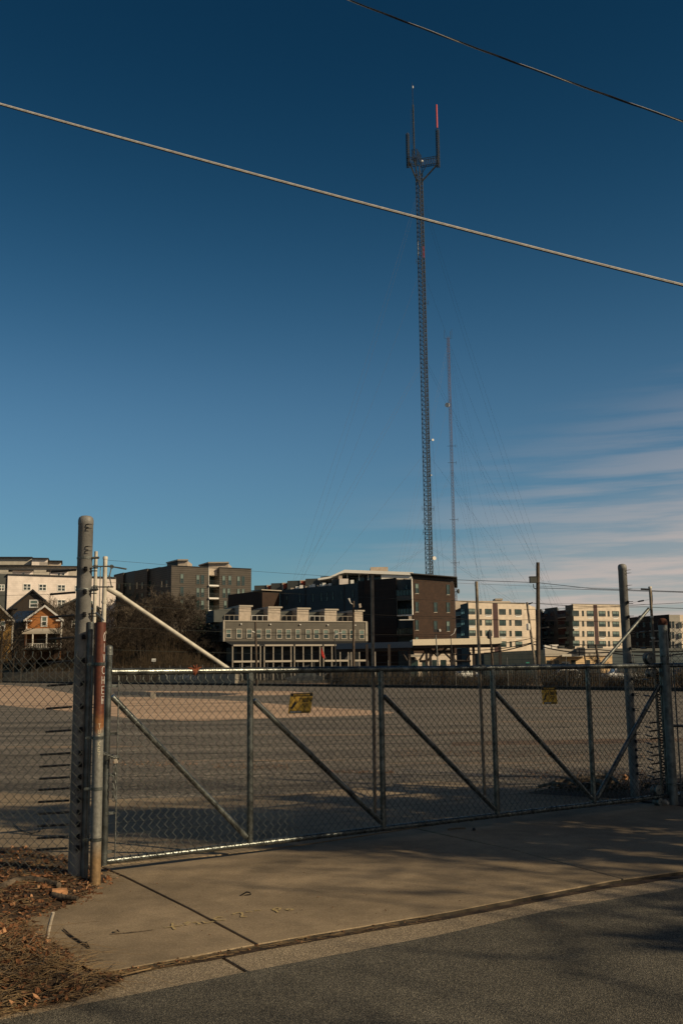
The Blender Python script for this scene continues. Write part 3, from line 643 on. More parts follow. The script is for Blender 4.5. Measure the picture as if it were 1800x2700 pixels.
chain([P(303,2018,8.80), P(302,2034,8.80), P(301.5,2060,8.80), P(300,2085,8.80), P(301,2110,8.80)], 'chain', 'loose end of chain hanging down below the padlock on the gate mesh', 'chain')
pl = thing('padlock', 'small pale padlock closing the chain at the gate end', 'padlock', P(306, 2014, 8.78))
c = P(306, 2007, 8.78); q = MB().obox(c, (.012,0,.004), (0,.009,0), (-.005,0,.018)); q.build('body', wood_pale, pl)
MB().tube([c+Vector((-.009,0,.016)), c+Vector((-.008,0,.036)), c+Vector((.004,0,.042)), c+Vector((.012,0,.034)), c+Vector((.011,0,.018))], .003, 6).build('shackle', galv, pl, smooth=True)

# ================================================================== SIGNS ON THE GATE WIRES
def text_mesh(txt, size, m, name):
    cu = bpy.data.curves.new(name, 'FONT'); cu.body = txt; cu.size = size; cu.align_x = 'CENTER'; cu.align_y = 'CENTER'; cu.extrude = .0006; cu.offset = size*.022; cu.resolution_u = 2
    o = bpy.data.objects.new(name, cu); C.objects.link(o); dg = bpy.context.evaluated_depsgraph_get(); me = bpy.data.meshes.new_from_object(o.evaluated_get(dg)); bpy.data.objects.remove(o); bpy.data.curves.remove(cu)
    me.materials.clear(); me.materials.append(m); me.name = name; return me
def sign(px0, px1, py0, py1, label, skew=0.0, tilt=0.0):
    X = gx_at((px0+px1)/2); base = eg(X, 1.0, EO+.045); Y = base.y; a = P(px0, py1, Y); b_ = P(px1, py0, Y); wd = (b_.x-a.x)*1.08; ht = b_.z-a.z; c = (a+b_)/2
    s_ = thing('warning_sign', label, 'sign', c); s_.rotation_euler = (0, 0, math.atan(.645))
    sh = Matrix(((1,0,skew,0),(0,1,tilt,0),(0,0,1,0),(0,0,0,1)))
    def put(me, name, x, z, off=-.0025, rx=math.pi/2, sx=1):
        o = bpy.data.objects.new(name, me); C.objects.link(o); o.parent = s_; m2 = sh @ Matrix.Translation((x, off, z)) @ Matrix.Rotation(rx, 4, 'X') @ Matrix.Diagonal((sx,1,1,1)); me.transform(m2); return o
    q = MB().box((-wd/2, -.001, -ht/2), (wd/2, .001, ht/2)); o = bpy.data.objects.new('panel', q.mesh('panel', yellow)); o.data.transform(sh); C.objects.link(o); o.parent = s_
    def flat(name, polys, m, off=-.0022):
        q = MB()
        for pl_ in polys: q.add([(x*wd, off, z*ht) for x, z in pl_], [tuple(range(len(pl_)))])
        o = bpy.data.objects.new(name, q.mesh(name, m)); o.data.transform(sh); C.objects.link(o); o.parent = s_
    flat('print_header', [[(-.49,.34),(.49,.34),(.49,.49),(-.49,.49)]], black_ink)
    flat('print_header_text', [[(-.38+i*.075,.38),(-.33+i*.075,.38),(-.33+i*.075,.45),(-.38+i*.075,.45)] for i in range(10)], yellow, -.0030)
    flat('print_hand', [[(-.43,-.22),(-.33,-.27),(-.20,.02),(-.24,.06),(-.30,.06)],[(-.31,.05),(-.27,.16),(-.24,.16),(-.27,.04)],[(-.27,.05),(-.20,.15),(-.17,.13),(-.23,.03)],[(-.24,.03),(-.15,.08),(-.14,.05),(-.21,.0)],[(-.48,-.14),(-.37,-.25),(-.38,-.29),(-.49,-.18)]], black_ink)
    flat('print_triangle', [[(.06,-.03),(.34,-.03),(.20,-.26)]], black_ink); flat('print_triangle_inner', [[(.12,-.06),(.28,-.06),(.20,-.19)]], yellow, -.0030); flat('print_bolt', [[(.18,-.075),(.22,-.075),(.205,-.16),(.19,-.16)],[(.17,-.30),(.23,-.30),(.23,-.285),(.17,-.285)]], black_ink, -.0036)
    flat('print_footer', [[(-.44,-.485),(.10,-.485),(.10,-.37),(-.44,-.37)]], black_ink); flat('print_footer_text', [[(-.41+i*.06,-.46),(-.375+i*.06,-.46),(-.375+i*.06,-.39),(-.41+i*.06,-.39)] for i in range(8)], white_ink, -.0030)
    flat('print_logo', [[(.13,-.485),(.44,-.485),(.44,-.40),(.13,-.37)]], black_ink); flat('print_logo_text', [[(.17+i*.065,-.45),(.205+i*.065,-.45),(.205+i*.065,-.41),(.17+i*.065,-.41)] for i in range(4)], yellow, -.0030)
    put(text_mesh('7,000 V', ht*.30, black_ink, 'print_voltage'), 'print_voltage', wd*.20, ht*.13, sx=.85)
    for sx in (-.42, .42): MB().tube([c + Vector((wd*sx+skew*ht/2, 0, ht*.46)), c + Vector((wd*sx+skew*ht/2, -.006, ht*.5+.02))], .002, 5).build('clip', galv, s_)
    return s_
sign(761, 824, 1827, 1881, 'leaning yellow 7,000 V warning sign in the second gate panel', skew=.16)
sign(1424, 1471, 1812, 1857, 'upright yellow 7,000 V warning sign in the fourth gate panel', skew=-.06)

# ================================================================== RIGHT END OF THE GATE
pa = G(1673, 2100); ax_, ay_ = pa.x, pa.y
efr = thing('electric_fence', 'tall grey pipe post with black insulators behind the far right end of the gate', 'fence', (ax_, ay_, 0))
zt = P(1660, 1494, ay_).z
MB().lathe((ax_, ay_, -.1), [(.0575,0),(.0575,zt+.06),(.0595,zt+.062),(.0595,zt+.10),(.052,zt+.122),(.036,zt+.134),(.012,zt+.139)], 32).build('post', post_paint, efr, smooth=True)
levr = [P(1668, y, ay_).z for y in (1589, 1627, 1668, 1710, 1750, 1790, 1831, 1871, 1912, 1934, 1954, 1976, 1995, 2017, 2038)]
for z in levr: insulator(efr, ax_, ay_, z, 1, .060)
for py in (1504, 1512, 1544, 1554):
    z = P(1660, py, ay_).z; MB().tube([(ax_+.03, ay_-.058, z-.004), (ax_+.07, ay_-.07, z), (ax_+.105, ay_-.06, z+.002)], [.004,.004,.0015], 6).build('hook', black_plastic, efr)
# spring rods between post and gate pole
sp = []
for i, z in enumerate(levr):
    x0 = ax_+.11; X1_ = poleX[3]-.03; a = Vector((x0, ay_-.05, z)); e_ = eg(X1_, z-.01)
    m1_ = a.lerp(e_, .30); m2_ = a.lerp(e_, .66)
    MB().tube([a, m1_], .0016, 4).build('link_wire', wirem, efr)
    MB().tube([m1_, m1_.lerp(m2_, .2), m2_], [.006,.010,.010], 8).build('spring', black_plastic, efr)
    MB().tube([m2_, a.lerp(e_, 1.0)], .0016, 4).build('link_wire', wirem, efr)
for z in [P(1720, y, 13).z for y in (1902, 1923, 1943, 1965, 1987, 2008, 2030, 2048)]:
    e_ = eg(poleX[3]-.02, z); MB().tube([e_, e_ + Vector((-.11,-.05,-.008))], .009, 8).build('spring', black_plastic, gate)
# top black rod and loop wire on the gate pole
q = MB().tube([P(1688,1553,13), P(1713,1554,13)], .011, 8); q.build('spring', black_plastic, gate); MB().tube([P(1713,1554,13), P(1717,1560,13), P(1719,1580,13.03), P(1718,1600,13.05)], .004, 6).build('lead_wire', black_plastic, gate)
# lead cable twisted down the gate pole
q = MB(); pts = []
for k in range(160):
    t = k/159; z = 1.62*(1-t)+.1*t; c = eg(poleX[3]+.02, z, EO-.02); pts.append(c + Vector((math.cos(k*.9)*.028, math.sin(k*.9)*.02, 0)))
MB().tube(pts, .009, 6).build('lead_cable', black_plastic, gate, smooth=True)
# post B with rusty cap, rollers
pb = G(1775, 2122); qx, qy = pb.x, pb.y; zt = P(1742, 1642, qy).z
rp2 = thing('roller_post', 'dark steel gate roller post with rusty domed cap at the right edge', 'post', (qx, qy, 0))
ux = P(1742, 1642, qy).x
MB().tube([(qx, qy, -.1), (qx+(ux-qx)*0, qy, zt)], .056, 24).build('pipe', galv_dull, rp2, smooth=True)
MB().lathe((qx, qy, zt-.03), [(.058,0),(.060,.02),(.060,.05),(.048,.075),(.020,.088)], 22).build('cap', mat('dark_rust', (.085,.03,.016), .9, 0, .3, 20), rp2, smooth=True)
def roller(c, r, parent):
    q = MB().lathe(Vector(c) - gnorm*.045, [(r*.5,0),(r,.006),(r,.022),(r*.72,.034),(r*.72,.056),(r,.068),(r,.084),(r*.5,.09)], 24, axis=gnorm); o = q.build('roller', galv_dull, parent, smooth=True)
    q = MB().tube([Vector(c)-gnorm*.06, Vector(c)+gnorm*.07], .012, 8); q.obox(Vector(c)+gnorm*.055+gdir*.05, gdir*.09, gnorm*.005, Vector((0,0,.03))); q.build('axle_bracket', galv_dull, parent)
cX = qx - .22
roller(gz(cX, ZT+.095), .07, rp2); roller(gz(cX+.02, ZT-.09), .055, rp2); roller(gz(cX, ZB+.085), .06, rp2); roller(gz(cX+.02, ZB-.06), .05, rp2)
q = MB()
for z in (ZT+.12, ZT+.02, .25): band(q, (qx, qy, z), .0565, .02, n=22); q.tube([(qx+.05, qy-.02, z), (qx+.10, qy-.02, z)], .008, 6)
q.build('clamp', galv, rp2)
# right fence going off frame
RF_A = (qx+.06, qy+.02); RF_B = (qx+3.4, qy-.5)
rf = thing('chain_link_fence', 'chain link fence with horizontal rail running off the right edge', 'fence', (qx+.4, qy, 0))
q = MB(); link_mesh(q, RF_A, RF_B, .05, 2.2, seed=12); q.build('chain_link_mesh', wirem, rf, kind='stuff')
MB().tube([(RF_A[0], RF_A[1]+.04, ZT), (RF_B[0], RF_B[1]+.04, ZT)], .022, 10).build('rail', galv, rf, smooth=True)
MB().tube([(RF_A[0], RF_A[1]+.04, ZT-.75), (RF_B[0], RF_B[1]+.04, ZT-.75)], .018, 10).build('rail', galv, rf, smooth=True)
MB().tube([(RF_A[0]+.06, RF_A[1]+.03, .05), (RF_A[0]+.06, RF_A[1]+.03, 1.75)], .009, 6).build('tension_bar', galv_dull, rf)
MB().tube([(RF_A[0]+.05, RF_A[1]+.05, .1), (RF_B[0]-.5, RF_B[1]+.05, ZT-.1)], .02, 10).build('diagonal_brace', galv, rf, smooth=True)
MB().tube([(RF_B[0], RF_B[1]+.05, 0), (RF_B[0], RF_B[1]+.05, 2.25)], .03, 12).build('line_post', galv_dull, rf, smooth=True)

# ================================================================== OVERHEAD CABLES
def cable(pxs, Y0, Y1, name, label, strands, m, tw=0.0, spread=.008):
    q = []; n = 240; xs = [p[0] for p in pxs]
    def py(x):
        for (x0,y0),(x1,y1) in zip(pxs, pxs[1:]):
            if x <= x1 or (x1,y1) == pxs[-1]: return y0+(y1-y0)*(x-x0)/(x1-x0)
    # quadratic through three measured points
    (xa,ya),(xb,yb),(xc,yc_) = pxs
    def quad(x): return ya*(x-xb)*(x-xc)/((xa-xb)*(xa-xc)) + yb*(x-xa)*(x-xc)/((xb-xa)*(xb-xc)) + yc_*(x-xa)*(x-xb)/((xc-xa)*(xc-xb))
    xs0 = xa - 500; xs1 = xc + 500; axis = []
    for k in range(n+1):
        x = xs0 + (xs1-xs0)*k/n; Y = Y0 + (Y1-Y0)*(x-xa)/(xc-xa); axis.append(P(x, quad(x), Y))
    root = thing(name, label, 'cable', axis[n//2])
    for s_, (off, ph, r, mm) in enumerate(strands):
        pts = []
        for k, c in enumerate(axis):
            d = (axis[min(k+1,n)]-axis[max(k-1,0)]).normalized(); a = d.cross(Vector((0,1,0))).normalized(); b2 = d.cross(a); t = ph + tw*k
            pts.append(c + a*(math.cos(t)*off) + b2*(math.sin(t)*off))
        MB().tube(pts, r, 8).build('strand', mm, root, smooth=True)
    return root
cable([(0,274),(1106,575),(1800,752)], 9.0, 8.2, 'overhead_cable', 'thick pale metallic overhead cable crossing the whole sky in front of the mast', [(.0045, 1.2, .0095, alu), (.0125, 4.6, .0080, dark_wire), (.0130, 2.3, .0036, alu)], alu)
cable([(905,-5),(1330,155),(1800,321)], 10.5, 9.5, 'overhead_cable', 'thin dark twisted overhead cable across the upper right corner of the sky', [(.0060, 0, .0060, dark_wire), (.0060, 2.1, .0060, dark_wire), (.0060, 4.2, .0044, alu)], dark_wire, tw=.17)

# ================================================================== BUILDINGS
def pt(px, Y): return ((px-900)/FPX*Y, Y)                 # plan point seen at px on the horizon, Y metres away
def top(px, py, Y): return P(px, py, Y).z
def plan4(a, b, depth):
    """front edge a->b, pushed back by depth, at right angles"""
    A = Vector(a); B = Vector(b); n = Vector((-(B-A).y, (B-A).x)).normalized()
    if n.y < 0: n = -n
    return [a, b, tuple(B + n*depth), tuple(A + n*depth)]
WCACHE = {}
def win_mesh(w_, h, ft, style):
    k = (round(w_, 2), round(h, 2), ft, style)
    if k in WCACHE: return WCACHE[k]
    fm = {'dark': dark_frame, 'white': white_trim, 'cream': cream_trim}[style.split('_')[0]]
    q = MB(); d0, d1 = -.10, .02
    q.box((-w_/2, d0, -h/2), (-w_/2+ft, d1, h/2)); q.box((w_/2-ft, d0, -h/2), (w_/2, d1, h/2))
    q.box((-w_/2+ft, d0, h/2-ft), (w_/2-ft, d1, h/2)); q.box((-w_/2+ft, d0, -h/2), (w_/2-ft, d1, -h/2+ft))
    if 'mull' in style: q.box((-w_*.0-ft*.4+w_*.12, d0+.02, -h/2+ft), (ft*.4+w_*.12, d1, h/2-ft))
    if 'mid' in style: q.box((-ft*.5, d0+.02, -h/2+ft), (ft*.5, d1, h/2-ft))
    if 'rail' in style: q.box((-w_/2+ft, d0+.03, -ft*.4), (w_/2-ft, d1-.003, ft*.4))
    if 'low' in style: q.box((-w_/2+ft, d0+.03, -h*.22-ft*.4), (w_/2-ft, d1-.003, -h*.22+ft*.4))
    fr = q.mesh('window', fm)
    gl = glass_teal if 'teal' in style else glass
    g1 = MB().add([(-w_/2+ft, -.025, -h/2+ft), (w_/2-ft, -.025, -h/2+ft), (w_/2-ft, -.025, h/2-ft), (-w_/2+ft, -.025, h/2-ft)], [(0,1,2,3)]).mesh('pane', gl)
    bl = MB().add([(-w_/2+ft, -.032, -h*.02), (w_/2-ft, -.032, -h*.02), (w_/2-ft, -.032, h/2-ft), (-w_/2+ft, -.032, h/2-ft)], [(0,1,2,3)]).mesh('blind', blind)
    WCACHE[k] = (fr, g1, bl); return WCACHE[k]
def window(b, A, Bp, px, py, wpx, hpx, ft=.10, style='dark', blindp=0.0, side=1):
    """window on the wall A-B, centred where the photo shows it"""
    c = plane_hit(px, py, A, Bp); s_ = c.y/FPX; t = Vector((Bp[0]-A[0], Bp[1]-A[1], 0)).normalized(); n = Vector((t.y, -t.x, 0))
    if n.dot(EYE - c) < 0: n = -n
    # foreshortening: the width on the wall
    px_per = abs(t.x*1 - t.y*(c.x/c.y)); w_ = wpx*s_/max(.12, px_per); h = hpx*s_
    w_ = round(w_/.1)*.1; h = round(h/.1)*.1
    fr, g1, bl = win_mesh(w_, h, ft, style); ang = math.atan2(t.y, t.x) if t.x > 0 else math.atan2(-t.y, -t.x)
    m2 = Matrix.Translation(c + n*.012 - sub_origin(b)) @ Matrix.Rotation(ang, 4, 'Z')
    o = inst('window', fr, b, m2); inst('pane', g1, o)
    if R_.random() < blindp: inst('blind', bl, o)
    return o
def wall(b, plan, z0, z1, m, name='wall'): return MB().prism(plan, z0, z1).build(name, m, b)
def fbox(b, px0, px1, py0, py1, Y, depth, m, name, Yb=None):
    """box whose front face spans the measured rectangle at Y"""
    A = pt(px0, Y); Bp = pt(px1, Yb or Y); z1 = top((px0+px1)/2, py0, Y); z0 = top((px0+px1)/2, py1, Y)
    return MB().prism(plan4(A, Bp, depth), z0, z1).build(name, m, b)

# ---- town house row with roof towers
A, Bq = pt(590, 172), pt(966, 182); rowb = thing('town_house_row', 'long low olive grey town house row with five cream roof towers and porch', 'building', (A[0], A[1], 0))
ztop = top(590, 1638, 172); zmid = top(590, 1691, 172)
wall(rowb, plan4(A, Bq, 14), zmid, ztop, row_wall)
dv2 = (Vector(Bq)-Vector(A)); du = dv2.normalized(); dn = Vector((-du.y, du.x)); Lr = dv2.length
def rp_(px, off=0.0):
    c = plane_hit(px, 1700, A, Bq); return (c.x + dn.x*off, c.y + dn.y*off)
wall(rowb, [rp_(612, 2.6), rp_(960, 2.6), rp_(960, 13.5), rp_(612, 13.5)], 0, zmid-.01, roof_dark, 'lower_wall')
q = MB().prism([rp_(588,-.16), rp_(968,-.16), rp_(968,.3), rp_(588,.3)], ztop-.02, ztop+.14); q.build('coping', cream_trim, rowb)
MB().prism([rp_(588,-.12), rp_(592,-.12), rp_(592,.1), rp_(588,.1)], zmid, ztop-.03).build('corner_trim', cream_trim, rowb)
MB().prism([rp_(964,-.12), rp_(968,-.12), rp_(968,.1), rp_(964,.1)], zmid, ztop-.03).build('corner_trim', cream_trim, rowb)
# awning roof, sloping down to the porch edge
za = zmid-.02; zb = top(700, 1701, 172)
pa_, pb2, pc, pd = rp_(594, -.02), rp_(966, -.02), rp_(962, -2.2), rp_(604, -2.2)
q = MB().add([(*pd, zb), (*pc, zb), (*pb2, za), (*pa_, za), (*pd, zb-.12), (*pc, zb-.12), (*pb2, za-.12), (*pa_, za-.12)], [(0,1,2,3),(7,6,5,4),(0,4,5,1),(1,5,6,2),(2,6,7,3),(3,7,4,0)]); q.build('porch_roof', roof_dark, rowb)
q = MB()
for k in range(64):
    t = k/63; a = Vector((*pd, zb+.03)).lerp(Vector((*pc, zb+.03)), t); b_ = Vector((*pa_, za+.03)).lerp(Vector((*pb2, za+.03)), t); q.tube([a, b_], .04, 4)
q.build('roof_seams', side_grey, rowb, kind='stuff')
for x0, x1 in ((606,673),(688,762),(767,837),(842,878)):
    MB().prism([rp_(x0,-2.32), rp_(x1,-2.32), rp_(x1,-2.22), rp_(x0,-2.22)], zb-.16, zb+.12).build('fascia', cream_trim, rowb)
cols = [605, 630, 653.5, 677.5, 687.5, 711, 734, 757, 766, 789, 811, 832.5, 841.5, 863.5, 885, 906, 914, 935, 956, 976]
for x in cols:
    c = rp_(x, -2.1); MB().box((c[0]-.09, c[1]-.09, 0), (c[0]+.09, c[1]+.09, zb-.10)).build('column', cream_trim, rowb)
zbeam = top(700, 1743, 172)
for x0, x1 in ((605,673),(687,758),(766,828),(842,905),(914,953)):
    MB().prism([rp_(x0+2,-2.3), rp_(x1,-2.3), rp_(x1,-2.0), rp_(x0+2,-2.0)], zbeam-.2, zbeam+.12).build('porch_beam', cream_trim, rowb)
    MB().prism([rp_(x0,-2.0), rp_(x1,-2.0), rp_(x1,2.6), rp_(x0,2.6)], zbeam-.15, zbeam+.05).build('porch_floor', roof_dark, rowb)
wx = [602.5,630,657,682,707,736,760,785,812,834,858.6,885.5,906,928,953]
for i, x in enumerate(wx): window(rowb, A, Bq, x, 1670.5 + (x-600)*.007, 14.5, 25, .13, 'cream_rail_teal', .75)
for k, (x0, x1) in enumerate(((632,664),(709,742),(786,817),(859,891),(933,960))):
    z0_ = ztop+.02; zt_ = top((x0+x1)/2, 1600+k*1.4, 174)
    b_ = MB().prism([rp_(x0,.5), rp_(x1,.5), rp_(x1,9), rp_(x0,9)], z0_, zt_).build('roof_tower', stucco, rowb)
    MB().prism([rp_(x0,.36), rp_(x1+4.5,.36), rp_(x1+4.5,9.4), rp_(x0,9.4)], zt_+.002, zt_+.28).build('tower_cap', cream_trim, b_)
    xl = (575, 664, 742, 817, 891)[k]
    zl = top((xl+x0)/2, 1609+k*1.0, 176)
    pl4 = [rp_(xl+1, 3.2), rp_(x0-.2, 3.2), rp_(x0-.2, 9), rp_(xl+1, 9)]
    MB().prism(pl4, z0_, [zl, zt_-.1, zt_-.1, zl]).build('penthouse_wall', side_grey, rowb)
    # deck rail
    zr = ztop + 1.05 + .02*0; r0, r1 = rp_(max(xl, 592)+1, .35), rp_(x0-1, .35); q = MB().tube([(*r0, zr), (*r1, zr)], .05, 4); n_ = 3
    for j in range(n_+1): t = j/n_; q.tube([(r0[0]+(r1[0]-r0[0])*t, r0[1]+(r1[1]-r0[1])*t, ztop), (r0[0]+(r1[0]-r0[0])*t, r0[1]+(r1[1]-r0[1])*t, zr)], .035, 4)
    q.build('deck_railing', white_trim if k % 2 else cream_trim, rowb)
    c = plane_hit((636,713,791,864,936)[k], 1646+k*.8, A, Bq); MB().lathe(c + Vector((0,-.2,0)), [(.05,-.1),(.16,-.05),(.16,.1),(.05,.14)], 8).build('wall_lamp', white_trim, rowb)
for k in range(9):
    x = 622 + k*41; c = rp_(x, 2.5); MB().box((c[0]-.9, c[1]-.15, zbeam+.06), (c[0]+.9, c[1]-.05, zbeam+2.4)).build('patio_door', mat('dark_door_glass', (.012,.014,.014), .25), rowb)
for k in range(8):
    x = 620 + k*46; c = rp_(x, 2.5); MB().box((c[0]-1.1, c[1]-.15, .05), (c[0]+1.1, c[1]-.05, 2.3)).build('garage_door', mat('garage_door', (.10,.09,.075), .7), rowb)

# ---- dark charcoal apartment block on the hill
cb_ = thing('apartment_block', 'charcoal sided apartment block with a white balcony recess on the hill', 'building', (*pt(449, 240), 0))
A1, B1_ = pt(449, 240), pt(547, 245); A2, B2 = pt(576, 246.5), pt(660, 251); zt = top(449, 1492.5, 240); zlo = 5
wall(cb_, plan4(A1, B1_, 16), zlo, zt, siding); wall(cb_, plan4(A2, B2, 18), zlo, top(576, 1497, 246.5), siding)
R1, R2 = pt(547.2, 249), pt(575.8, 250.5); wall(cb_, plan4(R1, R2, 10), zlo, top(547, 1497, 249)-.05, glass_teal, 'recess_wall')
MB().prism([pt(547.1,244.9), pt(548.6,244.9), pt(549,249), pt(547.2,249)], zlo, top(547, 1496, 245)).build('recess_side', white_trim, cb_)
MB().prism([pt(547.5,246.5), pt(575.5,248), pt(575.5,250), pt(547.5,249)], top(560,1517,247), top(560,1498,247)).build('recess_side', stucco, cb_)
for i, y in enumerate((1544, 1577.5, 1611, 1645)):
    f = lambda x, o: pt(x, 244.4+o)
    MB().prism([f(549,0), f(574.5,1.2), pt(575.4,249), pt(549,248)], top(560,y+2,245), top(560,y-2,245)).build('balcony_slab', white_trim, cb_)
    q = MB(); zz = top(560, y-2, 245)
    for k in range(12): a = Vector((*f(549.5,.1),0)).lerp(Vector((*f(574,1.3),0)), k/11); q.tube([(a.x,a.y,zz),(a.x,a.y,zz+1.05)], .025, 4)
    q.tube([(*f(549.5,.1), zz+1.05), (*f(574,1.3), zz+1.05)], .04, 4); q.build('balcony_railing', dark_frame, cb_)
for (x, y) in ((480,1525),(522,1528),(534,1528),(522,1562),(534,1562),(522,1595),(534,1595),(480,1559),(480,1592)): window(cb_, A1, B1_, x, y, 9, 25, .12, 'dark_low_teal', .7)
for (x, y) in ((590,1530),(606,1530),(629,1531.5),(641,1531.5),(591,1563.5),(603,1563.5),(629,1565),(641,1565),(594,1596),(605,1596),(628,1597),(643,1597)): window(cb_, A2, B2, x, y, 9, 25, .12, 'dark_low_teal', .7)
# receding left wing with steps in its face
xs = [449, 418, 385, 352, 322, 297]; Ys = [240.4, 246, 252, 258, 264, 270]; ty = [1493.5, 1499, 1502.5, 1508, 1512, 1518]
for i in range(5):
    o_ = 0 if i % 2 == 0 else 1.5
    a = pt(xs[i+1], Ys[i+1]+o_); b_ = pt(xs[i]-.1, Ys[i]+o_+.1)
    wall(cb_, [a, b_, (b_[0]+6, b_[1]+10), (a[0]+6, a[1]+10)], zlo, top(xs[i+1], ty[i+1], Ys[i+1]), slate if i == 3 else siding, 'wing_wall')
    MB().prism([a, b_, (b_[0]+1, b_[1]+1), (a[0]+1, a[1]+1)], top(xs[i+1], ty[i+1], Ys[i+1])+.01, top(xs[i+1], ty[i+1], Ys[i+1])+.25).build('parapet', roof_dark, cb_)
    for j, yy in enumerate((1537, 1566, 1594)):
        for fx in (.3, .72): 
            window(cb_, a, b_, xs[i+1]+(xs[i]-xs[i+1])*fx, yy+ (ty[i+1]-1494)*.5, 6.5, 19, .12, 'dark_low_teal', .6)
for (x0,x1,y0,y1,xl) in ((466,491,1479,1492,434),(547,599,1486,1498,520)):
    c = fbox(cb_, x0, x1, y0, y1, 250, 8, stucco, 'penthouse'); 
    zz = top(x0, y0, 250); MB().prism([pt(x0-1,249.2), pt(x1+2,249.4), pt(x1+2,259), pt(xl,256)], zz+.01, zz+.35).build('penthouse_roof', cream_trim, c)
    MB().prism([pt(xl+3, 256), pt(x0-.1, 250.2), pt(x0+2, 257), pt(xl+4, 258)], zz-1.4, zz).build('penthouse_side', side_grey, c)
MB().prism(plan4(pt(449,239.8), pt(547.5,244.8), .8), zt+.01, zt+.16).build('parapet', roof_dark, cb_)
MB().prism(plan4(pt(576,246.3), pt(661,250.8), .8), top(576,1497,246.5)+.01, top(576,1497,246.5)+.16).build('parapet', roof_dark, cb_)

# ---- white apartments, far left
wb = thing('apartment_block', 'white brick apartment block with grey set back top floors at the far left', 'building', (*pt(60, 245), 0))
A, Bq = pt(17, 243), pt(303, 255); zt = top(17, 1516, 243)
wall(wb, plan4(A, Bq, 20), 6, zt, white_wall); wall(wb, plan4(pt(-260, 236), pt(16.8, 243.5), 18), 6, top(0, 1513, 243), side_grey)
MB().prism(plan4(pt(16,242.6), pt(304,254.6), 1), zt+.01, zt+.28).build('parapet', roof_dark, wb)
for x, y in ((72,1548),(113,1549),(162.5,1550.5),(208,1552.5),(72,1587),(113,1588),(162.5,1590),(208,1593),(245,1554),(245,1592)): window(wb, A, Bq, x, y, 21, 18, .16, 'white_mid_rail', .4)
for x, y in ((5,1550),(-25,1548)): window(wb, pt(-260,236), pt(16.8,243.5), x, y, 16, 17, .16, 'white_mid_rail', .4)
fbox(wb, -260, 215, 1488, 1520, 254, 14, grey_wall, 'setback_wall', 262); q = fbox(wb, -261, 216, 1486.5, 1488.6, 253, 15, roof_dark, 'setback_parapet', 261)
for x0, x1 in ((29,83),(129,177)):
    c = fbox(wb, x0, x1, 1504, 1518, 250, 4, white_wall, 'roof_unit', 251.5); z = top((x0+x1)/2, 1504, 250); MB().prism([pt(x0-11,248.6), pt(x1+2,250), pt(x1+2,254), pt(x0-11,253.5)], z+.01, z+.35).build('unit_roof', roof_dark, c)
    Aa, Ba = pt(x0,250), pt(x1,251.5); 
    for fx in ((.62,) if x0 < 60 else (.56,.80)): window(wb, Aa, Ba, x0+(x1-x0)*fx, 1514, 9, 8, .14, 'white', 0)
fbox(wb, -260, 77, 1467, 1487, 262, 10, grey_wall, 'upper_wall', 266); fbox(wb, -262, 79, 1465.5, 1467.4, 261, 11, roof_dark, 'upper_parapet', 265)
fbox(wb, 79, 121, 1471.5, 1490, 264, 8, white_wall, 'stair_tower', 265); fbox(wb, 78, 123, 1470, 1471.8, 263, 9.5, roof_dark, 'tower_cap', 264)
fbox(wb, 121.5, 157, 1479, 1491, 266, 7, stucco, 'stair_tower', 267); fbox(wb, 121, 160, 1477, 1479.3, 265, 9, roof_dark, 'tower_cap', 266)
c = MB()
for k in range(5): z = top(112, 1483+k*1.6, 259); c.tube([(*pt(99,259), z), (*pt(126,259.6), z)], .04, 4)
c.build('roof_railing', dark_frame, wb)

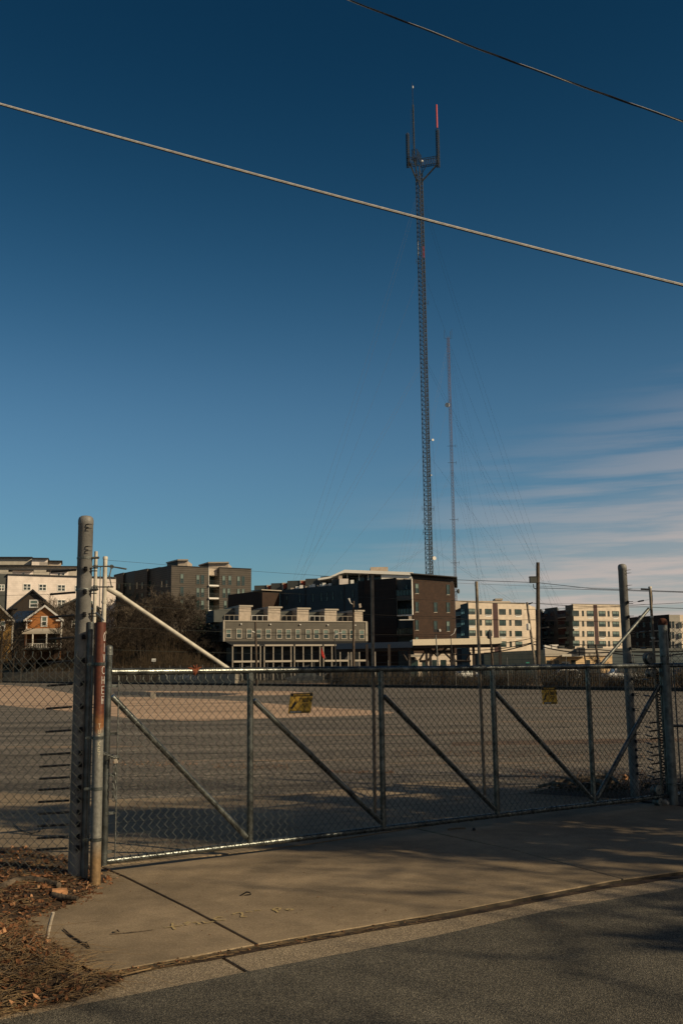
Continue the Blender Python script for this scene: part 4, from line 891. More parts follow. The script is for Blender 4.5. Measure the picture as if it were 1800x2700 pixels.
# ---- houses on the hill
def gable_house(name, label, cat, xl, xr, xp, ype, yea, yfl, Y, m, rm, depth=12, porch=True, wing=None, win=None, axx=-.42, bm_=None):
    h_ = thing(name, label, cat, (*pt((xl+xr)/2, Y), 0)); h_.location.z = 0
    a = Vector((*pt(xl, Y), 0)); b2 = Vector((*pt(xr, Y), 0)); zf = top(xp, yfl, Y); ze = top(xp, yea, Y); zp = top(xp, ype, Y); xm = pt(xp, Y)[0]
    back = Vector((axx*depth, depth, 0)); base = zf-2.4
    vs = [a+Vector((0,0,base)), b2+Vector((0,0,base)), b2+Vector((0,0,ze)), Vector((xm, Y, zp-.15)), a+Vector((0,0,ze))]; n = 5
    q = MB().add(vs + [v+back for v in vs], [(0,1,2,3,4),(9,8,7,6,5),(0,5,6,1),(1,6,7,2),(2,7,8,3),(3,8,9,4),(4,9,5,0)]); q.build('wall', m, h_)
    ov = .55
    for s_, e in ((-1, a), (1, b2)):
        slope = (zp-ze)/abs(e.x-xm); tip = Vector((e.x + s_*ov, Y-.5, ze - slope*ov)); pk = Vector((xm, Y-.5, zp)); bk = Vector((axx*(depth+.8), depth+.8, 0)); th = Vector((0,0,.22))
        MB().add([pk, tip, tip+bk, pk+bk, pk+th, tip+th, tip+bk+th, pk+bk+th], [(0,1,2,3),(7,6,5,4),(0,4,5,1),(1,5,6,2),(2,6,7,3),(3,7,4,0)]).build('roof', rm, h_)
        d = (tip-pk); MB().add([pk+Vector((0,-.12,-.22)), tip+Vector((0,-.12,-.22)), tip+Vector((0,-.12,.24)), pk+Vector((0,-.12,.24)), pk+Vector((0,-.01,-.22)), tip+Vector((0,-.01,-.22)), tip+Vector((0,-.01,.24)), pk+Vector((0,-.01,.24))], [(0,1,2,3),(7,6,5,4),(0,4,5,1),(1,5,6,2),(2,6,7,3),(3,7,4,0)]).build('barge_board', bm_ or white_trim, h_)
        MB().box((min(e.x, e.x - s_*1.1), Y-.5, ze-.5), (max(e.x, e.x - s_*1.1)+.0, Y-.05, ze-.18)).build('cornice_return', bm_ or white_trim, h_)
        MB().box((e.x-.14, Y-.06, zf-.2), (e.x+.14, Y+.1, ze-.51)).build('corner_board', bm_ or white_trim, h_)
    if win:
        window(h_, (a.x, Y), (b2.x, Y), win[0], win[1], win[2], win[3], .26, 'white_rail', 1)
    if porch:
        zr = top(xp, 1666, Y); yf = Y-2.6
        q = MB().add([(a.x-.2, yf, zr), (b2.x+.3, yf, zr), (b2.x+.1, Y-.07, zr+.75), (a.x+.1, Y-.07, zr+.75), (a.x-.2, yf, zr-.5), (b2.x+.3, yf, zr-.5), (b2.x+.1, Y-.07, zr-.5), (a.x+.1, Y-.07, zr-.5)], [(0,1,2,3),(7,6,5,4),(0,4,5,1),(1,5,6,2),(2,6,7,3),(3,7,4,0)]); q.build('porch_roof', grey_wall, h_)
        for x in (89, 125.5, 163): c = pt(x, yf+.2); MB().box((c[0]-.11, yf+.05, zf), (c[0]+.11, yf+.28, zr-.51)).build('porch_column', white_trim, h_)
        MB().box((a.x-.2, yf, zf-.35), (b2.x+.2, Y-.08, zf)).build('porch_floor', side_grey, h_)
        for k in range(18): x = a.x + 1.1 + k*(b2.x-a.x-1.2)/17; MB().box((x-.04, yf+.1, zf+.01), (x+.04, yf+.17, zf+.85)).build('baluster', white_trim, h_)
        MB().box((a.x+1.0, yf+.05, zf+.86), (b2.x, yf+.22, zf+.96)).build('porch_rail', white_trim, h_)
        MB().box((a.x+.15, Y-.05, base), (b2.x-.15, Y-.015, zr-.5)).build('porch_shade_panel', mat('porch_shade_brown', (.07,.04,.025), .8), h_)  # dark panel over the siding, the shade under the porch put into its colour
        MB().box((pt(100,Y)[0], Y-.12, zf), (pt(121,Y)[0], Y-.02, zf+2.5)).build('door', roof_dark, h_)
        MB().box((pt(138,Y)[0], Y-.12, zf+.8), (pt(151,Y)[0], Y-.02, zf+2.4)).build('porch_window', glass_teal, h_)
    return h_, a, b2, ze, zp
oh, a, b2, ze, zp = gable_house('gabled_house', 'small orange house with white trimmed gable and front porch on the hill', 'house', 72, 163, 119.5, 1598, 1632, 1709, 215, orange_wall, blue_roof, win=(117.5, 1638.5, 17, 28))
MB().add([(pt(20,222)[0], 222, ze-.2), (a.x-.1, 217, ze-.2), (pt(119,219)[0]-.3, 221, zp-.4), (pt(45,226)[0], 226, zp-.4), (pt(20,222)[0], 222, ze-.5), (a.x-.1, 217, ze-.5), (pt(119,219)[0]-.3, 221, zp-.8), (pt(45,226)[0], 226, zp-.8)], [(0,1,2,3),(7,6,5,4),(0,4,5,1),(1,5,6,2),(2,6,7,3),(3,7,4,0)]).build('wing_roof', blue_roof, oh)
MB().prism([(pt(28,221)[0], 221), (a.x-.15, 218), (a.x-.15, 226), (pt(28,221)[0], 228)], 3.5, ze-.55).build('wing_wall', side_grey, oh)
gable_house('gabled_house', 'ochre yellow house at the far left edge beside the orange house', 'house', -48, 35, -5, 1592, 1632, 1712, 205, yellow_wall, roof_dark, porch=False, win=(8, 1650, 15, 26), bm_=grey_wall)
gable_house('gabled_house', 'dark brown house with white window behind the orange gable', 'house', 35, 138, 86, 1556, 1600, 1680, 232, mat('umber_siding', (.06,.045,.035), .8), roof_dark, porch=False, win=(90, 1592, 24, 22), bm_=roof_dark)
gable_house('gabled_house', 'low dark roofed house between the orange house and the tall grey post', 'house', 150, 262, 205, 1578, 1604, 1690, 228, mat('faded_siding', (.10,.085,.07), .8), roof_dark, porch=False, win=(196, 1645, 14, 22), bm_=side_grey)

# ---- big brick and slate building
bb = thing('brick_building', 'tall red brick corner building with slate grey wing and rooftop terrace', 'building', (*pt(1084, 190), 0))
A, Bq = pt(1084, 190), pt(1193, 198); zr = top(1084, 1526, 190)
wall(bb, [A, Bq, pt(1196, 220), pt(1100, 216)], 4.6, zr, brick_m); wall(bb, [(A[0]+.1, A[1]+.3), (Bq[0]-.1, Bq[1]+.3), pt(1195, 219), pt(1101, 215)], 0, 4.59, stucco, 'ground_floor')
zc = top(1084, 1516, 190); MB().prism([pt(1079, 187.5), pt(1203, 196.5), pt(1203, 222), pt(1096, 218)], zr+.9, zc).build('roof_slab', roof_dark, bb)
MB().prism([pt(1086,190.6), pt(1191,198.4), pt(1193,218), pt(1102,214)], zr+.003, zr+.9).build('roof_fascia', roof_dark, bb)
for x, ys in ((1098,(1551.5,1600,1648,1693)),(1147,(1601,1650,1695)),(1180,(1554.5,1601.5,1651,1697))):
    for y in ys:
        window(bb, A, Bq, x, y, 9, 26, .10, 'dark_rail_teal', .3); c = plane_hit(x, y+14, A, Bq); MB().obox(c, Vector((du.x,du.y,0))*.42, (0,.16,0), (0,0,.06)).build('sill', cream_trim, bb)
for x in (1085, 1110, 1135, 1160): c = plane_hit(x+6, 1750, A, Bq); MB().box((c.x-.75, c.y-.05, 0), (c.x+.75, c.y+.25, 3.3)).build('shop_door', glass_teal, bb)
# balcony bay
Ab, Bb_ = pt(1042, 191.5), pt(1083.6, 190); zs = [top(1060, y, 191) for y in (1525, 1571, 1621, 1672)]
wall(bb, [pt(1043,194), pt(1083.5,192.5), pt(1098,214), pt(1060,216)], 0, zs[0], slate, 'bay_wall')
MB().prism([pt(1082.6,189.4), pt(1085,189.5), pt(1085,191), pt(1082.6,190.9)], zs[2]-.1, zs[0]).build('white_edge', white_trim, bb)
MB().prism([pt(1042,191.3), pt(1043.4,191.3), pt(1043.5,194), pt(1042,194)], zs[2], zs[1]).build('bay_post', side_grey, bb)
for i, (z, mm) in enumerate(((zs[1], side_grey), (zs[2], white_trim), (zs[3], roof_dark))):
    MB().prism([Ab, pt(1082.5,190.1), pt(1083.5,192.4), pt(1043,193.9)], z-(.9 if i==0 else .25), z).build('balcony_slab', mm, bb)
    q = MB(); 
    for k in range(6): a = Vector((*Ab,0)).lerp(Vector((*pt(1082.4,190.15),0)), k/5); q.tube([(a.x,a.y+.1,z),(a.x,a.y+.1,z+1.15)], .05, 4)
    q.tube([(Ab[0],Ab[1]+.1,z+1.15), (pt(1082.4,190.15)[0],190.25,z+1.15)], .06, 4); q.build('balcony_railing', dark_frame, bb)
    MB().add([(Ab[0]+.1,Ab[1]+.14,z+.1),(pt(1082,190.3)[0],190.34,z+.1),(pt(1082,190.3)[0],190.34,z+1.1),(Ab[0]+.1,Ab[1]+.14,z+1.1)], [(0,1,2,3)]).build('balcony_glass', glass_teal, bb)
for x, y in ((1036,1552),(1071,1552),(1050,1602),(1068,1602)): window(bb, pt(1043,194), pt(1083.5,192.5), x, y, 8, 22, .10, 'dark', 0)
c = MB().prism([pt(1048,188.8), pt(1087,188.6), pt(1087,190.4), pt(1048,190.6)], top(1060,1635.5,189), top(1060,1633.5,189)); c.build('white_awning', white_trim, bb)
fbox(bb, 1073, 1081, 1625, 1634, 189.3, 1, stucco, 'vent_box')
q = MB().prism([pt(1070, 186), pt(1108, 186.5), pt(1108, 190), pt(1072, 190.2)], top(1090,1732,187), top(1090,1726,187)); q.build('shop_awning', cream_trim, bb)
# brick return and slate wing
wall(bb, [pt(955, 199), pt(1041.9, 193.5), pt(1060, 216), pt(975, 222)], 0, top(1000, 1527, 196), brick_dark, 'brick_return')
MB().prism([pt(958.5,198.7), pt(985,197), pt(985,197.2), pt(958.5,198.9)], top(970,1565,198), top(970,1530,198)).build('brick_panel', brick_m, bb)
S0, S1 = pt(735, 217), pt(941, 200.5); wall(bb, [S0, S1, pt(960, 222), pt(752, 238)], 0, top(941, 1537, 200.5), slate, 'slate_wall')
wall(bb, [pt(941.2,200.2), pt(954.8,199.3), pt(962,214), pt(950,215)], 0, top(948,1533,200), brick_dark, 'brick_return')
for x, y in ((756.6,1582),(790.5,1578),(825.5,1576),(847.5,1574),(862.4,1573),(877.7,1571),(900.3,1569),(930,1565)): window(bb, S0, S1, x, y, 5, 24, .10, 'dark_rail', .6)
for x in (747, 805, 907): c = plane_hit(x, 1570, S0, S1); MB().tube([(c.x, c.y-.12, 3), (c.x, c.y-.12, top(941,1537,200.5)-.3)], .10, 6).build('downpipe', roof_dark, bb)
T0, T1 = pt(689, 214), pt(734.9, 216.8); wall(bb, plan4(T0, T1, 14), 0, top(700, 1557, 214), brick_m, 'brick_end'); MB().prism(plan4(pt(687,213), pt(741,216.5), 4), top(700,1557,214)+.01, top(700,1554.5,214)).build('end_roof', cream_trim, bb)
wall(bb, plan4(pt(660, 222), pt(688.8, 223), 12), 0, top(675, 1560, 222), slate, 'link_wall')
for x0, x1, y0, y1, xo in ((668,713,1544,1557,702),(712,756,1538,1554,743),(755,803,1531.5,1550,790),(803,842,1526,1546,842)):
    Y = 226 - (x0-668)*.05; z0_, z1_ = top(x0, y1+4, Y), top(x0, y0, Y); wall(bb, plan4(pt(x0, Y), pt(xo, Y-.6), 5), z0_, z1_, side_grey, 'roof_block')
    if xo < x1: 
        a, b_ = pt(xo+.1, Y-.6), pt(x1, Y-.3); q = MB().prism([a, b_, (b_[0], b_[1]+1), (a[0], a[1]+1)], [z0_+.3, z1_-.9, z1_-.9, z0_+.3], z1_-.15); q.build('red_panel', red_m, bb)
        MB().prism([(a[0]-.15, a[1]-.15), (b_[0]+.1, b_[1]-.15), (b_[0]+.1, b_[1]+1.2), (a[0]-.15, a[1]+1.2)], z1_-.14, z1_+.06).build('block_cap', cream_trim, bb)
        MB().prism([(a[0]-.12, a[1]-.13), (a[0]+.12, a[1]-.13), (a[0]+.12, a[1]+.5), (a[0]-.12, a[1]+.5)], z0_+.2, z1_-.15).build('block_edge', cream_trim, bb)
# swooping roof
Yc = 214; pr = [(838,1524.5),(856,1522),(868,1520),(880,1515),(894,1508.5),(908,1502),(1088,1508.5)]; q = MB(); n = len(pr)
fr = [P(x, y, Yc-4) for x, y in pr]; fr2 = [P(x, y + (5 if x < 900 else 8), Yc-4) for x, y in pr]; bkv = Vector((1.5, 12, 0))
vs = fr + fr2 + [v + bkv for v in fr] + [v + bkv for v in fr2]; fs = []
for i in range(n-1): fs += [(n+i, n+i+1, i+1, i), (i, i+1, 2*n+i+1, 2*n+i), (n+i+1, n+i, 3*n+i, 3*n+i+1), (3*n+i, 2*n+i, 2*n+i+1, 3*n+i+1)]
fs += [(0, 2*n, 3*n, n), (n-1, 2*n-1, 4*n-1, 3*n-1)]
q.add(vs, fs); q.build('sweeping_roof', white_trim, bb)
fbox(bb, 843, 1002, 1519, 1545, 218, 6, glass, 'terrace_glazing', 214); fbox(bb, 1003, 1087, 1512, 1534, 210.5, 8, white_trim, 'terrace_wall', 210.5)
for x in (913, 944, 968): fbox(bb, x-1, x+1.6, 1511, 1530, 212.5, .6, white_trim, 'terrace_post')
c = fbox(bb, 975, 1021, 1495, 1506, 213, 8, stucco, 'lift_box'); 
c = fbox(bb, 892, 916, 1526, 1541, 206, 4, white_wall, 'roof_plant'); fbox(bb, 872, 891.8, 1527, 1542, 208, 4, side_grey, 'roof_plant'); fbox(bb, 890, 900, 1518, 1526, 207, 1.5, stucco, 'vent_box')
for k, x in enumerate((768, 781, 792, 807, 817, 824, 838, 845, 852, 862, 868, 926)):
    s_ = (x-735)/206; Y = 218-17*s_+1.5; z = top(941,1537,200.5); c = pt(x, Y); MB().box((c[0]-.35, Y, z), (c[0]+.35, Y+.7, z+.5+.2*(k % 3))).build('roof_vent', white_trim if k % 3 else stucco, bb)
for k, x in enumerate((1042, 1050, 1060, 1066)): c = pt(x, 196); z = zs[0]; MB().box((c[0]-.35, 196, z), (c[0]+.35, 196.7, z+.4)).build('roof_vent', stucco, bb)

# ---- cream apartments
def cream_block(label, xa, xb, Ya, Yb, ya, cols, nar, rows, stripe, ptac, sx, sYs):
    b = thing('apartment_block', label, 'building', (*pt(xa, Ya), 0)); A = pt(xa, Ya); Bq = pt(xb, Yb); zt = top(xa, ya, Ya)
    wall(b, [A, Bq, (Bq[0]+6.2, Bq[1]+17), (A[0]+6.2, A[1]+17)], 0, zt, beige); MB().prism(plan4((A[0]-.1, A[1]-.15), (Bq[0]+.1, Bq[1]-.15), .8), zt+.005, zt+.22).build('parapet', cream_trim, b)
    c0, c1 = plane_hit(stripe[0], 1650, A, Bq), plane_hit(stripe[1], 1650, A, Bq); MB().prism([(c0.x, c0.y-.05), (c1.x, c1.y-.05), (c1.x, c1.y+.3), (c0.x, c0.y+.3)], 1, zt-.01).build('oxblood_stripe', brown_panel, b)
    for r, y in enumerate(rows):
        for i, x in enumerate(cols):
            yy = y + (x-xa)*.012
            window(b, A, Bq, x + r*.5, yy, 17.5, 14.5, .13, 'dark_mull' + ('_teal' if (r+i) % 2 else ''), .55)
            if (i, r) in ptac:
                c = plane_hit(x + r*.5, yy+10.8, A, Bq); t = Vector((Bq[0]-A[0], Bq[1]-A[1], 0)).normalized(); MB().obox(c, t*.95, (0,.06,0), (0,0,.30)).build('white_panel', white_trim, b); MB().obox(c+Vector((0,-.08,.14)), t*.85, (0,.03,0), (0,0,.07)).build('louvre', roof_dark, b)
        for x in nar: window(b, A, Bq, x + r*.5, y + (x-xa)*.012, 5, 14.5, .09, 'dark', 0)
    # the side, stepping back
    for i in range(len(sx)-1):
        x0, x1 = sx[i+1], sx[i]; Y0, Y1 = sYs[i+1], sYs[i]; inset = (i % 2 == 1)
        a2, b3 = pt(x0, Y0), pt(x1-.1, Y1 + (3 if inset else .1)); 
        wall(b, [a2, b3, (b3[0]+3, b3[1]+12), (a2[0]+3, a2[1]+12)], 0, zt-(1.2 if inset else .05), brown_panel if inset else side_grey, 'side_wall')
        for y in rows:
            if inset: c0 = pt(x0, Y0-.6); c1 = pt(x1-.1, Y1+.2); z = top(x0, y+12, Y0); MB().prism([c0, c1, (c1[0]+.5, c1[1]+3), (c0[0]+.5, c0[1]+2)], z-.25, z).build('balcony_slab', cream_trim, b); MB().prism([c0, c1, (c1[0], c1[1]+.08), (c0[0], c0[1]+.08)], z+.01, z+1.0).build('balcony_railing', dark_frame, b)
            else:
                if x1-x0 > 12: 
                    for fx in ((.5,) if x1-x0 < 30 else (.25, .75)): window(b, a2, b3, x0+(x1-x0)*fx, y+1, 10, 14, .12, 'dark_mull_teal', .5)
    return b
cA = cream_block('cream brick apartment block nearest the brick building, left of the leaning pole', 1230, 1379, 281, 290, 1588.5, (1243,1286.5,1323.5,1365), (1266,1344), (1612,1641,1669,1697), (1300,1313), {(0,1),(3,0),(1,0),(2,2),(3,2)}, (1230,1209,1194), (281,290,296))
zz = top(1230, 1583, 296); MB().prism([pt(1194,296), pt(1340,302), pt(1342,314), pt(1196,308)], 10, zz).build('rear_wall', stucco, cA); fbox(cA, 1301, 1321, 1578, 1583, 303, 5, cream_trim, 'roof_unit')
cB = cream_block('cream brick apartment block with a long shaded slate side, right of the leaning pole', 1505, 1633, 306, 314, 1593.5, (1516,1554.5,1586,1621.5), (1535.5,1603), (1617,1644,1670.5,1696), (1565.5,1575.5), {(0,1),(1,0),(2,2),(3,0),(1,3)}, (1505,1484,1463,1430,1421,1393), (306,312,318,326,328,336))
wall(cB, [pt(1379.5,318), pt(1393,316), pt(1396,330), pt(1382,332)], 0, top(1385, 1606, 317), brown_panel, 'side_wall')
# ---- dark flats on the right
db = thing('apartment_block', 'dark brown grey apartment block with a lighter corner at the right edge', 'building', (*pt(1640, 250), 0))
A, Bq = pt(1634, 262), pt(1755, 246); wall(db, [A, Bq, pt(1770, 262), pt(1650, 280)], 0, top(1755, 1620, 246), brick_dark); wall(db, [pt(1755.2, 246), pt(1783, 246), pt(1790, 262), pt(1765, 262)], 0, top(1770, 1621, 246), grey_wall, 'grey_corner')
A2, B2 = pt(1783.2, 246), pt(1990, 254); wall(db, plan4(A2, B2, 16), 0, top(1783, 1621.5, 246), beige)
for y in (1647, 1675, 1700):
    for x in (1650, 1680, 1697, 1715, 1735): window(db, A, Bq, x, y, 6, 14, .12, 'dark_mull', .5)
    for x in (1766, 1774): window(db, pt(1755.2,246), pt(1783,246), x, y, 4, 17, .10, 'dark', .3)
    for x in (1791, 1825, 1860): window(db, A2, B2, x, y+1, 9, 14, .12, 'dark_mull', .4)
for y in (1663, 1690):
    z = top(1705, y, 250); MB().prism([pt(1700,249), pt(1740,246.5), pt(1740,248), pt(1700,250.5)], z-.2, z).build('balcony_slab', cream_trim, db)

# ---- low commercial building
lb = thing('shop_building', 'low flat roofed tan shop building, grey side, right front coloured as in shade, with a shaded entrance porch', 'building', (*pt(1427, 140), 0))
A0, A1, A2 = pt(1240, 168), pt(1427, 138), pt(1600, 141); A3 = pt(2000, 150); zt = top(1427, 1713, 138)
wall(lb, [A0, A1, pt(1440, 165), pt(1262, 190)], 0, zt, side_grey, 'side_wall'); wall(lb, plan4(A1, A2, 20), 0, zt-.02, tan_wall, 'front_wall'); wall(lb, plan4(A2, A3, 20), 0, zt-.04, slate, 'grey_wall')  # right part of the front: cast shadow put into the wall colour as grey
MB().prism(plan4((A1[0]-.1, A1[1]-.25), (A2[0], A2[1]-.25), .5), zt-.9, zt+.12).build('parapet', cream_trim, lb); MB().prism(plan4((A2[0], A2[1]-.2), (A3[0], A3[1]-.2), .5), zt-.3, zt+.10).build('parapet', side_grey, lb)
c0, c1 = pt(1470, 134.5), pt(1527, 135.5); zp_ = top(1500, 1724, 135); MB().prism([c0, c1, pt(1529, 140.5), pt(1472, 139)], zp_-.35, zp_).build('porch_roof', grey_wall, lb); MB().prism([pt(1508,134.6), pt(1527,135), pt(1529,140.6), pt(1510,140)], zp_+.01, zt+.2).build('porch_tower', roof_dark, lb)
MB().prism([pt(1524,135), pt(1527.4,135.1), pt(1528,137), pt(1524.5,137)], 0, zp_-.36).build('porch_column', tan_wall, lb)
for x in (1445, 1466, 1510, 1548, 1575): c = plane_hit(x, 1745, A1, A2); MB().box((c.x-.33, c.y-.10, .1), (c.x+.33, c.y+.02, 2.6)).build('tall_window', glass, lb)
c = plane_hit(1488, 1755, A1, A2); MB().box((c.x-.7, c.y-.12, 0), (c.x+.7, c.y+.02, 2.4)).build('entrance_door', white_trim, lb); MB().box((c.x-.45, c.y-.16, .1), (c.x+.45, c.y-.125, 2.2)).build('door_glass', glass, lb)
for x in (1268, 1300, 1379, 1408): c = plane_hit(x, 1745, A0, A1); MB().box((c.x-.3, c.y-.4, 1), (c.x+.3, c.y+.3, 2.8)).build('tall_window', glass, lb)
for x, y in ((1435,1706),(1452,1705),(1468,1708),(1550,1706),(1568,1704)): Y = 150; c = pt(x, Y); MB().box((c[0]-.55, Y, zt), (c[0]+.55, Y+1, top(x, y, Y)+.3)).build('roof_unit', white_trim if x < 1460 else side_grey, lb)
ss = solo(MB().prism([pt(1375.5,120), pt(1384,120), pt(1384,120.05), pt(1375.5,120.05)], top(1380,1749.5,120), top(1380,1745.5,120)).build('street_sign', teal_m), 'small green street name sign in front of the dark shop wall', 'sign')

# ---- long canopy on brown steel trusses
cn = thing('canopy', 'long cream topped canopy on brown steel trusses, its left half coloured as in shade', 'canopy', (*pt(1080, 128), 0))
def canopy(x0, x1, Y0, Y1, ya, yb, m, nm):
    a, b_ = pt(x0, Y0), pt(x1, Y1); z1a, z1b = top(x0, ya, Y0), top(x1, yb, Y1); pl4 = plan4(a, b_, 5); th = .75
    MB().prism(pl4, [z1a-th, z1b-th, z1b-th, z1a-th], [z1a, z1b, z1b, z1a]).build(nm, m, cn); MB().prism(plan4((a[0]+.2, a[1]+.35), (b_[0]-.2, b_[1]+.35), 4.3), [z1a-th-.35, z1b-th-.35, z1b-th-.35, z1a-th-.35], [z1a-th-.01, z1b-th-.01, z1b-th-.01, z1a-th-.01]).build('soffit_beam', steel_brown, cn)
canopy(1082, 1314, 126, 126, 1686, 1681.5, canopy_m, 'cream_roof'); canopy(882, 1081, 134, 126.6, 1697, 1691.5, canopy_shade, 'shade_toned_roof')  # left roof is darker: its shade is put into the colour
for x in (1073, 1117, 1127, 1182, 1187, 1240, 1288, 1309, 1020, 962):
    Y = 127; c = pt(x, Y); MB().box((c[0]-.16, Y, 0), (c[0]+.16, Y+.3, top(x, 1699, Y))).build('steel_post', steel_brown, cn)
for x0, y0, x1, y1 in ((1125,1703,1152,1730),(1182,1703,1152,1730),(1127,1742,1145,1717),(1167,1717,1193,1742),(1105,1742,1117,1722),(1160,1703,1145,1717),(1060,1720,1073,1742),(1228,1742,1240,1720),(1085,1703,1073,1722)):
    MB().tube([P(x0,y0,127.1), P(x1,y1,127.1)], .13, 4).build('truss_brace', steel_brown, cn)
for x0, x1, y in ((1105,1128,1743),(1184,1240,1743),(1117,1187,1718)): MB().tube([P(x0,y,127.15), P(x1,y,127.15)], .15, 4).build('truss_beam', steel_brown, cn)

# ================================================================== MASTS
def lattice(b, base, h, wd, step, r, n=3, rb=None):
    base = Vector(base); cs = [Vector((math.cos(2*math.pi*k/n + .5)*wd*.577, math.sin(2*math.pi*k/n + .5)*wd*.577, 0)) for k in range(n)] if n == 3 else [Vector((sx*wd/2, sy*wd/2, 0)) for sx, sy in ((-1,-1),(1,-1),(1,1),(-1,1))]
    for c in cs: b.tube([base+c, base+c+Vector((0,0,h))], r, 4, cap=False)
    m_ = int(h/step)
    for i in range(m_):
        for k in range(n):
            a, c = cs[k], cs[(k+1) % n]; z = Vector((0,0,i*step)); z2 = Vector((0,0,(i+1)*step)); mid = (a+c)/2
            b.tube([base+a+z, base+c+z], rb or r*.6, 3, cap=False); b.tube([base+a+z, base+mid+z2*.98+z*.02], rb or r*.5, 3, cap=False); b.tube([base+c+z, base+mid+z2*.98+z*.02], rb or r*.5, 3, cap=False)
TY = 300; tb_ = P(1131, 1515, TY); tt = P(1108, 475, TY); twx = (P(1131,1515,TY).x + P(1106,480,TY).x)/2
tw = thing('lattice_mast', 'tall lattice radio mast with three antenna horns and a red antenna on top', 'radio mast', (twx, TY, 0))
zt = P(1106, 440, TY).z
q = MB(); lattice(q, (twx, TY, 0), zt, 2.15, 1.50, .12, rb=.062); q.build('lattice_shaft', tower_steel, tw)
MB().tube([(twx+.3, TY-.4, 0), (twx+.3, TY-.4, zt)], .07, 5).build('feed_line', roof_dark, tw)
MB().tube([(twx+.72, TY+.2, 0), (twx+.72, TY+.2, zt-2)], .10, 5).build('feed_line', tower_steel, tw)
def tp(px, py, Y=TY): return P(px, py, Y)
q = MB(); q_base = Vector((twx, TY, zt-3))
# flared head and three arms
def arm(q, a, b_, hgt, wd_=1.2, n=6):
    a = Vector(a); b_ = Vector(b_); up = Vector((0,0,hgt)); d = (b_-a).normalized(); s_ = d.cross(Vector((0,0,1))).normalized()*wd_/2
    for sgn in (-1, 1):
        for u in (Vector((0,0,0)), up): q.tube([a+s_*sgn+u, b_+s_*sgn+u], .09, 4, cap=False)
    for k in range(n+1):
        c = a.lerp(b_, k/n); 
        for sgn in (-1,1): q.tube([c+s_*sgn, c+s_*sgn+up], .05, 3, cap=False)
        q.tube([c+s_, c-s_], .05, 3, cap=False); q.tube([c+s_+up, c-s_+up], .05, 3, cap=False)
        if k < n:
            c2 = a.lerp(b_, (k+1)/n)
            for sgn in (-1,1): q.tube([c+s_*sgn, c2+s_*sgn+up], .05, 3, cap=False)
            q.tube([c+s_, c2-s_], .05, 3, cap=False)
cx = Vector((twx, TY, 0)); zA = tp(1110, 440).z; zB = tp(1110, 421).z
eR = tp(1155, 440, TY-1.5); eL = tp(1076, 447, TY-3.5); eM = tp(1092, 428, TY-5.5)
arm(q, (twx+.6, TY, zA), (eR.x, eR.y, zA+.2), zB-zA, 1.2, 7); q.build('right_arm', tower_steel, tw)
q = MB(); arm(q, (twx-.6, TY-.5, zA-.2), (eL.x, eL.y, zA-.8), (zB-zA)*.9, 1.2, 4); q.build('left_arm', tower_steel, tw)
q = MB(); arm(q, (twx, TY-.6, zA+.2), (eM.x, eM.y, zA+.1), (zB-zA)*1.2, 1.6, 6); q.build('front_arm', tower_steel, tw)
for (e, zt_, zb_) in ((eR, tp(1154, 345).z, tp(1156, 447).z), (eL, tp(1074, 366).z, tp(1077, 456).z)):
    q = MB(); lattice(q, (e.x, e.y, zb_), zt_-zb_, 1.0, .62, .07, rb=.055); q.tube([(e.x, e.y, zb_), (e.x, e.y, zt_)], .12, 5); q.build('antenna_cage', tower_steel, tw)
q = MB(); zb_ = tp(1092, 428).z; z2 = tp(1093, 300).z; lattice(q, (eM.x, eM.y, zb_), z2-zb_, .42, .8, .05, rb=.035); q.tube([(eM.x, eM.y, z2), (eM.x, eM.y, tp(1092, 250).z)], .06, 5); q.tube([(eM.x-.1, eM.y, zb_-1), (eM.x-.1, eM.y, tp(1089,243).z)], .03, 4)
z = z2
for k in range(22):
    z = tp(1088, 315+k*4.2).z; q.tube([(eM.x-.2, eM.y, z), (eM.x-.85, eM.y, z)], .03, 3); q.tube([(eM.x-.85, eM.y, z-.18), (eM.x-.85, eM.y, z+.18)], .03, 3)
q.build('whip_mast', tower_steel, tw)
MB().lathe((eM.x+.05, eM.y-.3, tp(1092, 260).z), [(.08,0),(.2,.2),(.2,.7),(.08,.9)], 8).build('beacon', dish_m, tw)
MB().tube([(eR.x-.05, eR.y, tp(1153, 344).z), (eR.x-.05, eR.y, tp(1153, 283).z)], .26, 10).build('red_antenna', tower_red, tw, smooth=True)
q = MB()
for a, b_ in ((eR, 1), (eL, -1)):
    for dy in (-.5, .5): q.tube([(a.x-b_*.3, a.y+dy, zA), (twx+b_*.6, TY+dy, tp(1113, 480).z)], .14, 5)
q.tube([(eR.x-3.6, eR.y, zA), (twx+.6, TY, tp(1113, 461).z)], .12, 5); q.tube([(eM.x, eM.y+.5, zA), (twx, TY-.7, tp(1113, 500).z)], .12, 5); q.build('arm_struts', tower_steel, tw)
MB().lathe((twx+.9, TY-1.2, tp(1117, 430).z), [(.1,-.35),(.34,-.2),(.34,.25),(.1,.4)], 10).build('lamp', white_trim, tw)
for px, py, r in ((1144, 1472, .60), (1140, 1160, .36), (1136, 1253, .16)):
    c = tp(px, py, TY-.8); MB().lathe(c, [(r*.2,-.25),(r*.7,-.2),(r,0),(r,.18)], 14, axis=(.35,-1,0)).build('dish', dish_m, tw); MB().tube([c, (twx+.6, TY, c.z)], .08, 4).build('dish_bracket', tower_steel, tw)
for py, s_ in ((1342,-1),(1342,1),(1376,-1),(1404,-1),(800,1),(690,-1)):
    c = tp(1123, py, TY-.5); c.x = twx; q = MB().tube([c, c + Vector((s_*1.7, -.2, 0))], .05, 4); q.tube([c+Vector((s_*1.7,-.2,-.7)), c+Vector((s_*1.7,-.2,.9))], .055, 4); q.build('side_antenna', tower_steel, tw)
